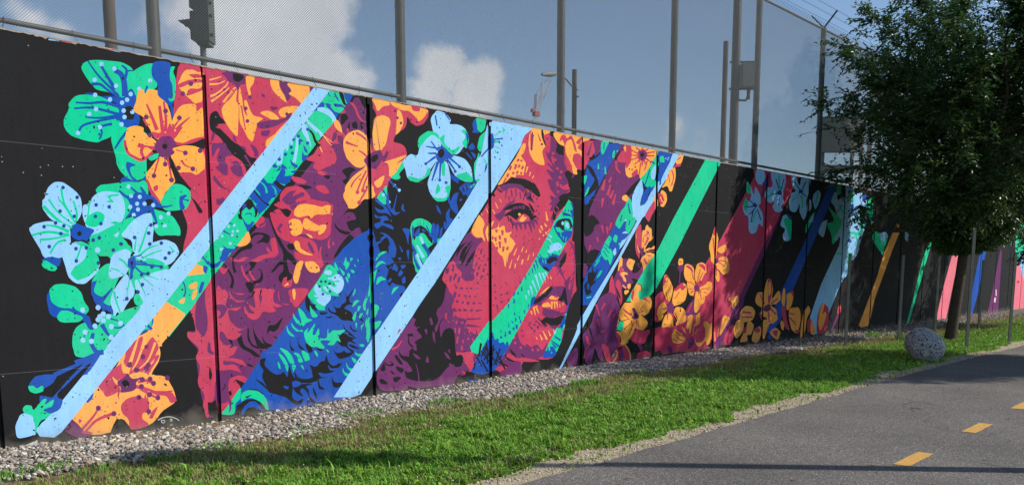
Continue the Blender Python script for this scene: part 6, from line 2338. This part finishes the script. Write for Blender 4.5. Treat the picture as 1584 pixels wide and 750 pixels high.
# fallen leaves and twigs on the path, the shoulder and the lawn
rng = np.random.default_rng(31); n = 260
xs = rng.uniform(3, 17, n); d = np.where(rng.random(n) < .35, rng.uniform(4.3, 7.8, n), rng.uniform(1.2, 4.6, n)); z = np.where(d > 4.25, .003, .022)
a = rng.uniform(0, 2 * np.pi, n); L_ = rng.uniform(.02, .05, n); w_ = L_ * rng.uniform(.2, .4, n); dx, dy = np.cos(a), np.sin(a)
c0 = np.stack([xs, -d, z], 1); t_ = np.stack([dx, dy, rng.uniform(-.1, .35, n)], 1) * L_[:, None]; s_ = np.stack([-dy, dx, rng.uniform(-.2, .2, n)], 1) * w_[:, None]
V = np.stack([c0 - t_ * .5, c0 + s_ + [0, 0, .006], c0 + t_ * .5, c0 - s_ + [0, 0, .004]], 1); V[:, :, 2] = np.maximum(V[:, :, 2], np.where(d > 4.25, -.001, 0)[:, None])
T = (np.array([(0, 1, 2), (0, 2, 3)])[None] + (np.arange(n) * 4)[:, None, None]).reshape(-1, 3)
cl_ = np.array([(.30, .20, .09), (.42, .34, .18), (.20, .13, .07), (.16, .20, .06)])[rng.integers(0, 4, n)] * rng.uniform(.6, 1.2, (n, 1))
o = link('fallen_leaves', np_mesh('fallen_leaves', V.reshape(-1, 3), T, np.repeat(cl_, 4, 0)), m_stone); tag(o, 'scattered brown fallen leaves on the lawn and path', 'leaves', kind='stuff')

# ------------------------------------------------------------------ trees
m_bark = mat('tree bark', (.075, .058, .045), .9, var=.45, scale=14, bump=1.0, bscale=35, spec=.15)
m_leaf = mat('tree leaves', (.04, .07, .02), .38, tint=True, spec=.55, trans=.32)
def tree(name, loc, height, rad, zc, seed, leaves, label, short=1.0, axis=(.696, -.718), shift=(0, 0), trunk_h=2.15, trunk_r=.115, lean=(0.06, -0.05), group=None, leaf=.105):
    R_ = random.Random(seed); root = empty(name, loc); tag(root, label, 'tree', group)
    tb = MB(); top = Vector((lean[0] * trunk_h, lean[1] * trunk_h, trunk_h)); pts = []; rad_ = []
    for i in range(8):
        f = i / 7; pts.append(Vector((lean[0] * trunk_h * f + .02 * math.sin(f * 5), lean[1] * trunk_h * f + .015 * math.cos(f * 4), -.08 + (trunk_h + .08) * f))); rad_.append(trunk_r * (1.45 - .9 * f if f < .14 else 1.28 - .38 * f))
    tb.tube(pts, rad_, 14, cap=False)
    rz = (height - zc); twigs = []
    def inside(p):
        q = p - Vector((shift[0], shift[1], zc)); h = rz if q.z > 0 else (zc - trunk_h * .98)
        u_, v_ = q.x * axis[0] + q.y * axis[1], q.x * axis[1] - q.y * axis[0]
        return (u_ / rad) ** 2 + (v_ / rad / short) ** 2 + (q.z / h) ** 2
    def limb(p, dirv, length, r, level):
        n = max(3, int(length / .22)); pts = [p.copy()]; rr_ = [r]; dcur = dirv.normalized()
        for i in range(n):
            dcur = (dcur + Vector((R_.gauss(0, .11), R_.gauss(0, .11), R_.gauss(.02, .09)))).normalized()
            p = p + dcur * (length / n); pts.append(p.copy()); rr_.append(max(.004, r * (1 - .78 * (i + 1) / n)))
            if inside(p) > 1.02: break
        tb.tube(pts, rr_, 7 if level < 2 else 4, cap=False)
        if level >= 2:
            twigs.append((pts, dcur)); return
        m = len(pts); kids = (7 if level == 0 else 6)
        for j in range(kids):
            f = (.28 + .72 * (j + R_.random()) / kids); i = min(m - 1, int(f * (m - 1))); t = (pts[min(i + 1, m - 1)] - pts[max(i - 1, 0)]).normalized()
            az = R_.uniform(0, 2 * math.pi); o_ = t.orthogonal().normalized(); o2 = t.cross(o_)
            nd = (t * R_.uniform(.35, .8) + (o_ * math.cos(az) + o2 * math.sin(az)) * R_.uniform(.6, 1.0) + Vector((0, 0, .12))).normalized()
            limb(pts[i], nd, length * R_.uniform(.5, .75), rr_[i] * .62, level + 1)
    k = 11
    for i in range(k):
        az = 2 * math.pi * (i + R_.uniform(-.25, .25)) / k * 2.0; el = math.radians([18, 38, 62, 28, 80, 48, 24, 55, 35, 70, 15][i % 11] + R_.uniform(-6, 6))
        z0 = trunk_h * (.90 + .10 * R_.random()); st = Vector((lean[0] * z0, lean[1] * z0, z0))
        dv = Vector((math.cos(az) * math.cos(el), math.sin(az) * math.cos(el), math.sin(el)))
        limb(st, dv, (rad * 1.25 if el < .8 else rz * 1.3) * R_.uniform(.85, 1.15), trunk_r * R_.uniform(.36, .6), 0)
    tb.build('trunk', m_bark, root)
    # leaves: alternate pairs along drooping sprays that grow from every twig
    g = np.random.default_rng(seed); sp = []
    for pts, dcur in twigs:
        for q in range(5):
            i = R_.randrange(len(pts)); sp.append((pts[i], dcur))
    per = 14; ns = max(1, leaves // per); idx = g.integers(0, len(sp), ns)
    st = np.array([sp[i][0] for i in idx]); dv = np.array([sp[i][1] for i in idx]) + g.normal(0, .75, (ns, 3)); dv[:, 2] -= .12
    outw = st - np.array([0, 0, zc]); outw /= np.linalg.norm(outw, axis=1)[:, None] + 1e-6
    dv += outw * .55; dv /= np.linalg.norm(dv, axis=1)[:, None]
    ln = np.where(g.random(ns) < .25, g.uniform(.5, .95, ns), g.uniform(.25, .6, ns))
    tt = (np.arange(per) + .6) / per
    pos = st[:, None, :] + dv[:, None, :] * (ln[:, None] * tt[None])[:, :, None]
    pos[:, :, 2] -= (tt[None] ** 2) * .16 * ln[:, None]
    side = np.cross(dv, np.array([0, 0, 1.0])); side /= np.linalg.norm(side, axis=1)[:, None] + 1e-6
    sg = np.where(np.arange(per) % 2 == 0, 1.0, -1.0)
    ld = dv[:, None, :] * .6 + side[:, None, :] * sg[None, :, None] * .8 + g.normal(0, .28, (ns, per, 3)); ld[:, :, 2] -= .22
    ld /= np.linalg.norm(ld, axis=2)[:, :, None]
    pos = pos.reshape(-1, 3); ld = ld.reshape(-1, 3); n_ = len(pos)
    q = pos - np.array([shift[0], shift[1], zc]); h_ = np.where(q[:, 2] > 0, rz, zc - trunk_h * .9); ua, va = q[:, 0] * axis[0] + q[:, 1] * axis[1], q[:, 0] * axis[1] - q[:, 1] * axis[0]; lim = (ua / rad) ** 2 + (va / rad / short) ** 2 + (q[:, 2] / h_) ** 2
    kp = lim < 1.16 + .22 * g.random(n_); pos, ld = pos[kp], ld[kp]; n_ = len(pos)
    up = np.tile([0, 0, 1.0], (n_, 1)) + g.normal(0, .45, (n_, 3)); wv_ = np.cross(ld, up); wv_ /= np.linalg.norm(wv_, axis=1)[:, None] + 1e-6; nv_ = np.cross(wv_, ld)
    L_ = leaf * g.uniform(.7, 1.25, (n_, 1)); w_ = L_ * .24
    V = np.stack([pos, pos + ld * L_ * .45 + wv_ * w_ + nv_ * w_ * .35, pos + ld * L_ - nv_ * L_ * .08, pos + ld * L_ * .45 - wv_ * w_ + nv_ * w_ * .35], 1)
    T = (np.array([(0, 1, 2), (0, 2, 3)])[None] + (np.arange(n_) * 4)[:, None, None]).reshape(-1, 3)
    col = np.array([.052, .112, .030]) * g.uniform(.6, 1.4, (n_, 1)) * np.stack([g.uniform(.85, 1.25, n_), np.ones(n_), g.uniform(.8, 1.2, n_)], 1)
    yl = np.repeat(g.random(ns) < .018, per)[kp]; col[yl] = np.array([.16, .21, .03]) * g.uniform(.7, 1.2, (yl.sum(), 1))
    link('crown', np_mesh('crown', V.reshape(-1, 3), T, np.repeat(col, 4, 0)), m_leaf, root)
    return root
tree('street_tree', (20.04, -2.70, -.03), 7.8, 3.2, 4.65, 5, 165000, 'dark leafy young tree standing in the lawn beside the wall', short=.66, trunk_h=2.6, shift=(-.12, .12), trunk_r=.10, group='trees along the path')
tree('street_tree', (27.4, -3.1, -.03), 7.3, 3.2, 4.5, 8, 70000, 'farther leafy tree cut by the right edge of the picture', group='trees along the path', leaf=.1)
tree('street_tree', (18.5, -8.4, -.03), 9.0, 2.3, 6.0, 13, 130000, 'leafy tree across the path, outside the right of the picture', trunk_h=2.9, trunk_r=.12, group='trees along the path', leaf=.09)

# ------------------------------------------------------------------ woven wire balls on the lawn
m_core = mat('dark ball core', (.05, .052, .058), .8, var=.3, scale=20)
m_strip = mat('grey metal ribbon', (.62, .63, .64), .5, metal=.1, var=.4, scale=18)
def wire_ball(loc, r, seed, label):
    g = random.Random(seed); root = empty('woven_ball', loc); tag(root, label, 'ball', 'woven balls on the lawn')
    b = MB(); nu, nv = 28, 16; vs = []
    for j in range(nv + 1):
        th = math.pi * j / nv
        for i in range(nu): ph = 2 * math.pi * i / nu; vs.append((r * .955 * math.sin(th) * math.cos(ph), r * .955 * math.sin(th) * math.sin(ph), r + r * .955 * math.cos(th)))
    b.add(vs, [(j * nu + i, (j + 1) * nu + i, (j + 1) * nu + (i + 1) % nu, j * nu + (i + 1) % nu) for j in range(nv) for i in range(nu)], smooth=True); b.build('core', m_core, root)
    b = MB()
    for k in range(3000):
        z = g.uniform(-1, 1); a = g.uniform(0, 2 * math.pi); n_ = Vector((math.sqrt(1 - z * z) * math.cos(a), math.sqrt(1 - z * z) * math.sin(a), z)); t = n_.orthogonal().normalized(); t = t * math.cos(g.uniform(0, 6.3)) + n_.cross(t) * math.sin(g.uniform(0, 6.3)); t.normalize()
        s_ = n_.cross(t); L_ = g.uniform(.03, .075); cv = g.uniform(-1.4, 1.4); w = g.uniform(.0018, .0036); ring = []
        for i in range(5):
            f = (i / 4 - .5) * L_; p = (n_ + t * (f / r) + s_ * (cv * f * f / r * 6)).normalized() * (r * g.uniform(.985, 1.0) + .006 * math.sin(i * 1.6)); ring += [p + s_ * w + Vector((0, 0, r)), p - s_ * w + Vector((0, 0, r))]
        b.add(ring, [(2 * i, 2 * i + 1, 2 * i + 3, 2 * i + 2) for i in range(4)])
    o = b.build('ribbon_weave', m_strip, root); o['kind'] = 'stuff'
    return root
bq = gnd(1433, 560); bv = ray(1433, 560); bv.z = 0; bv.normalize(); wire_ball((bq.x + bv.x * .28, bq.y + bv.y * .28, -.05), .275, 3, 'nearer grey woven metal ball resting on the lawn')
wire_ball((bq.x + bv.x * 1.15 - .10 * bv.y, bq.y + bv.y * 1.15 + .10 * bv.x, -.05), .285, 4, 'grey woven metal ball just behind the nearer ball')

# ------------------------------------------------------------------ slim steel posts in the lawn
m_post = mat('steel sign post', (.17, .17, .155), .6, metal=.2, var=.35, scale=9)
for px, pb, pt, lab in ((1308, 535, 393, 'slim steel post in front of the sunlit light blue stripe'), (1390, 527, 396, 'slim bright steel post between the orange and green stripes'), (1446, 515, 397, 'slim steel post just left of the tree trunk'),
                        (1495, 540, 357, 'tallest slim steel post right of the tree trunk near the path'), (1514, 509, 403, 'slim steel post behind the blue stripe farther from the path'), (1561, 530, 392, 'slim steel post at the right before the pink wall section')):
    q = gnd(px, pb, -.02); dd = (q - CAM).length; h = (pb - pt) / F_PX * (q - CAM).dot(_f) * 1.0
    b = MB(); w = .029
    b.add([(-w, -.012, -.3), (w, -.012, -.3), (w, .016, -.3), (w - .007, .016, -.3), (w - .007, -.005, -.3), (-w + .007, -.005, -.3), (-w + .007, .016, -.3), (-w, .016, -.3)] + [(-w, -.012, h), (w, -.012, h), (w, .016, h), (w - .007, .016, h), (w - .007, -.005, h), (-w + .007, -.005, h), (-w + .007, .016, h), (-w, .016, h)],
          [(i, (i + 1) % 8, 8 + (i + 1) % 8, 8 + i) for i in range(8)] + [(8, 9, 12, 13), (9, 10, 11, 12), (8, 13, 14, 15)])
    o = b.build('sign_post', m_post); o.location = q; o.rotation_euler = (0, 0, -.8)
    tag(o, lab, 'post', 'slim posts in the lawn')

# ------------------------------------------------------------------ things behind the fence
m_wood = mat('weathered pole', (.10, .075, .06), .9, var=.3, scale=5, bump=.5, bscale=30)
m_olive = mat('signal housing', (.075, .08, .065), .55, var=.2)
m_greybox = mat('grey cabinet', (.20, .205, .20), .6, var=.15)
def pole(name, px, ytop, Y, r, m, label, cat='pole'):
    p = at(px, 200, Y); top = at(px, ytop, Y); root = empty(name, (p.x, p.y, 0)); tag(root, label, cat)
    b = MB(); b.tube([(0, 0, -.06), (0, 0, top.z)], [r * 1.15, r], 12); b.build('shaft', m, root); return root, p, top
root, p, top = pole('utility_pole', 180, -120, 6, .09, m_wood, 'slim brown pole behind the fence at the far left')
b = MB(); b.bar((-.6, 0, top.z - .5), (.6, 0, top.z - .5), .08, .1); b.build('crossarm', m_wood, root)
# traffic signal seen from the side
root, p, top = pole('traffic_signal', 320, 66, 6, .052, m_olive, 'dark traffic signal head with visors on a pole behind the fence', 'signal')
zb = at(320, 68, 6).z; U = 1 / F_PX * (p - CAM).dot(_f)   # metres per photo pixel there
ax = Vector((_r.x, _r.y, 0)).normalized(); root.rotation_euler = (0, 0, math.atan2(ax.y, ax.x))
b = MB(); w = 9 * U; hsec = 46 * U
b.box((-6 * U, -.15, zb), (15 * U, .15, zb + hsec * 3)); b.box((-5 * U, -.12, zb - .06), (13 * U, .12, zb + .01)); b.build('housing', m_olive, root)
for k in range(3):
    zc_ = zb + hsec * (k + .55); b = MB(); b.box((-w - 5 * U, -.13, zb + hsec * k + .03), (-6.2 * U, .13, zb + hsec * (k + 1) - .03)); b.build('door', m_olive, root)
    b = MB(); ring0 = []; ring1 = []; ring2 = []; ring3 = []
    for i in range(11):
        a = math.pi * (-.08 + 1.16 * i / 10); c_, s_ = math.cos(a), math.sin(a); x0 = -w - 5 * U; x1 = x0 - 22 * U * (.35 + .65 * max(0, s_))
        ring0.append((x0, c_ * .115, zc_ + s_ * .115)); ring1.append((x1, c_ * .115, zc_ + s_ * .115 - .03)); ring2.append((x0, c_ * .105, zc_ + s_ * .105)); ring3.append((x1, c_ * .105, zc_ + s_ * .105 - .03))
    m_ = 11; b.add(ring0 + ring1 + ring2 + ring3, [(i, i + 1, m_ + i + 1, m_ + i) for i in range(10)] + [(2 * m_ + i, 3 * m_ + i, 3 * m_ + i + 1, 2 * m_ + i + 1) for i in range(10)] + [(m_ + i, m_ + i + 1, 3 * m_ + i + 1, 3 * m_ + i) for i in range(10)])
    b.build('visor', m_olive, root)
    b = MB(); b.tube([(-w - 5 * U - .012, 0, zc_), (-w - 5 * U + .004, 0, zc_)], .1, 16); b.build('lens', m_dark, root)
    for q in (.2, .8):
        b = MB(); b.tube([(15 * U - .005, -.1, zb + hsec * (k + q)), (15 * U + .05, -.1, zb + hsec * (k + q))], .025, 8); b.tube([(15 * U + .03, -.1, zb + hsec * (k + q) - .03), (15 * U + .03, -.1, zb + hsec * (k + q) + .03)], .012, 6); b.build('hinge', m_dark, root)
# street lamp
root, p, top = pole('street_lamp', 888, 108, 14, .10, m_wood, 'street lamp on a wooden pole behind the fence near the crane', 'lamp')
a = at(886, 135, 14) - Vector((p.x, p.y, 0)); c_ = at(866, 116, 14) - Vector((p.x, p.y, 0)); e_ = at(858, 114.5, 14) - Vector((p.x, p.y, 0)); f_ = at(838, 115.5, 14) - Vector((p.x, p.y, 0))
b = MB(); b.tube([a, (a + c_) / 2 + Vector((0, 0, .06)), c_, e_], .035, 8); b.build('arm', m_galv, root)
b = MB(); b.tube([e_ + (e_ - f_) * .1, e_, (e_ * .6 + f_ * .4), f_], [.05, .10, .12, .05], 10); b.build('lamp_head', m_greybox, root)
for (xa, ya, xb, yb, r_) in ((895, 150, 886, 148, .03), (895, 140, 887, 137, .02)):
    b = MB(); b.tube([at(xa, ya, 14) - Vector((p.x, p.y, 0)), at(xb, yb, 14) - Vector((p.x, p.y, 0))], r_, 6); b.build('insulator', m_dark, root)
# brown pole and the tall pole with a cabinet
pole('utility_pole', 1119, 63, 9, .10, m_wood, 'short brown pole behind the fence left of the tall cabinet pole')
root, p, top = pole('cabinet_pole', 1135, -60, 9, .17, m_dark, 'tall dark pole carrying a grey cabinet behind the fence')
ax = Vector((_r.x, _r.y, 0)).normalized(); root.rotation_euler = (0, 0, math.atan2(ax.y, ax.x)); U = 1 / F_PX * (p - CAM).dot(_f)
zt, zb2 = at(1150, 103, 9).z, at(1150, 140, 9).z
b = MB(); b.box((9 * U, -.25, zb2), (34 * U, .25, zt)); b.build('cabinet', m_greybox, root)
b = MB(); b.box((-9 * U, -.05, zt + .02), (36 * U, .05, zt + .09)); b.build('bracket', m_dark, root)
b = MB(); b.box((-9 * U, -.05, zb2 - .09), (34 * U, .05, zb2 - .02)); b.build('bracket', m_dark, root)
zz_ = at(1150, 160, 9).z; b = MB(); b.tube([(6 * U, 0, zz_ + .02), (17 * U, 0, zz_), (20 * U, 0, zz_ + .2), (20 * U, 0, zb2 - .05)], .045, 8); b.tube([(21 * U, 0, zz_ + .05), (21 * U, 0, zz_ + .55)], .075, 8); b.build('conduit', m_dark, root)
# grey gantry with a panel, half hidden by the tree
p = at(1296, 250, 20); root = empty('sign_gantry', (p.x, p.y, 0), math.atan2(ax.y, ax.x)); tag(root, 'grey panel gantry behind the fence partly hidden by the tree', 'gantry'); U = 1 / F_PX * (p - CAM).dot(_f)
z1, z2, z3, z4 = at(1296, 180, 20).z, at(1296, 236, 20).z, at(1296, 256, 20).z, at(1296, 268, 20).z
b = MB(); b.box((-26 * U, -.2, z2), (34 * U, .2, z1)); b.build('panel', m_greybox, root)
b = MB(); b.box((-26 * U, -.28, z4), (42 * U, .28, z3)); b.build('beam', m_greybox, root)
for q in (-22, 24, 38):
    b = MB(); b.tube([(q * U, .3, -.06), (q * U, .3, z1 - .1)], 3.2 * U, 8); b.build('leg', m_greybox, root)
# far luffing crane
m_cw = mat('crane white steel', (.55, .55, .55), .5, var=.1); m_cr = mat('crane red steel', (.28, .05, .04), .5, var=.2)
YC = 160.0; base = at(829, 300, YC); root = empty('tower_crane', (base.x, base.y, 0)); tag(root, 'distant red and white luffing tower crane seen through the fence', 'crane'); off = Vector((base.x, base.y, 0))
U = 1 / F_PX * (base - CAM).dot(_f)
def lattice(a, c, w, n, m, name, red=None):
    b = MB(); t = (c - a).normalized(); s1 = t.cross(Vector((0, 1, 0))).normalized() * (w / 2); s2 = t.cross(s1).normalized() * (w / 2); k = U * .32
    cor = [s1 + s2, s1 - s2, -s1 - s2, -s1 + s2]
    for q in cor: b.tube([a + q, c + q], k, 5)
    for i in range(n):
        p0 = a + (c - a) * (i / n); p1 = a + (c - a) * ((i + 1) / n)
        for j in range(4): b.tube([p0 + cor[j], p1 + cor[(j + 1) % 4]], k * .6, 4, mi=1 if red and i in red else 0)
    b.build(name, [m, m_cr], root)
lattice(Vector((0, 0, -.06)), at(829, 178, YC) - off, U * 5, 26, m_cw, 'mast')
lattice(at(831, 172, YC) - off, at(850, 124, YC) - off, U * 5.5, 12, m_cw, 'jib', red=(5, 6, 11))
lattice(at(827, 172, YC) - off, at(829, 146, YC) - off, U * 2.5, 7, m_cr, 'counter_frame')
lattice(at(836, 160, YC) - off, at(838.5, 128, YC) - off, U * 2.2, 8, m_cw, 'a_frame')
b = MB(); q = at(829, 180, YC) - off; b.box((q.x - 5 * U, q.y - 3 * U, q.z), (q.x + 6 * U, q.y + 3 * U, q.z + 7 * U)); q = at(824, 174, YC) - off; b.box((q.x - 2.5 * U, q.y - 2 * U, q.z), (q.x + 2.5 * U, q.y + 2 * U, q.z + 5 * U)); b.build('slewing_deck', m_cr, root)
b = MB(); b.tube([at(829, 146, YC) - off, at(838.5, 128, YC) - off], U * .25, 4); b.tube([at(838.5, 128, YC) - off, at(848, 124, YC) - off], U * .25, 4); b.build('stay_rope', m_dark, root)

# ------------------------------------------------------------------ lamp post across the path whose shadow crosses it
lp = Vector((4.75, -3.87, 0)) + SUN_H * 7.0
root = empty('path_lamp', (lp.x, lp.y, -.03)); tag(root, 'path lamp post with a wide head beyond the right of the picture', 'lamp')
hh = 10.4 * math.tan(SUN_EL)
b = MB(); b.tube([(0, 0, -.03), (0, 0, hh - .9)], [.10, .075], 12); b.build('post', m_dark, root)
b = MB(); b.tube([(0, 0, hh - 1.75), (0, 0, hh - 1.6), (0, 0, hh - 1.0), (0, 0, hh - .1), (0, 0, hh)], [.08, .22, .27, .29, .2], 14); b.build('lamp_head', m_dark, root)
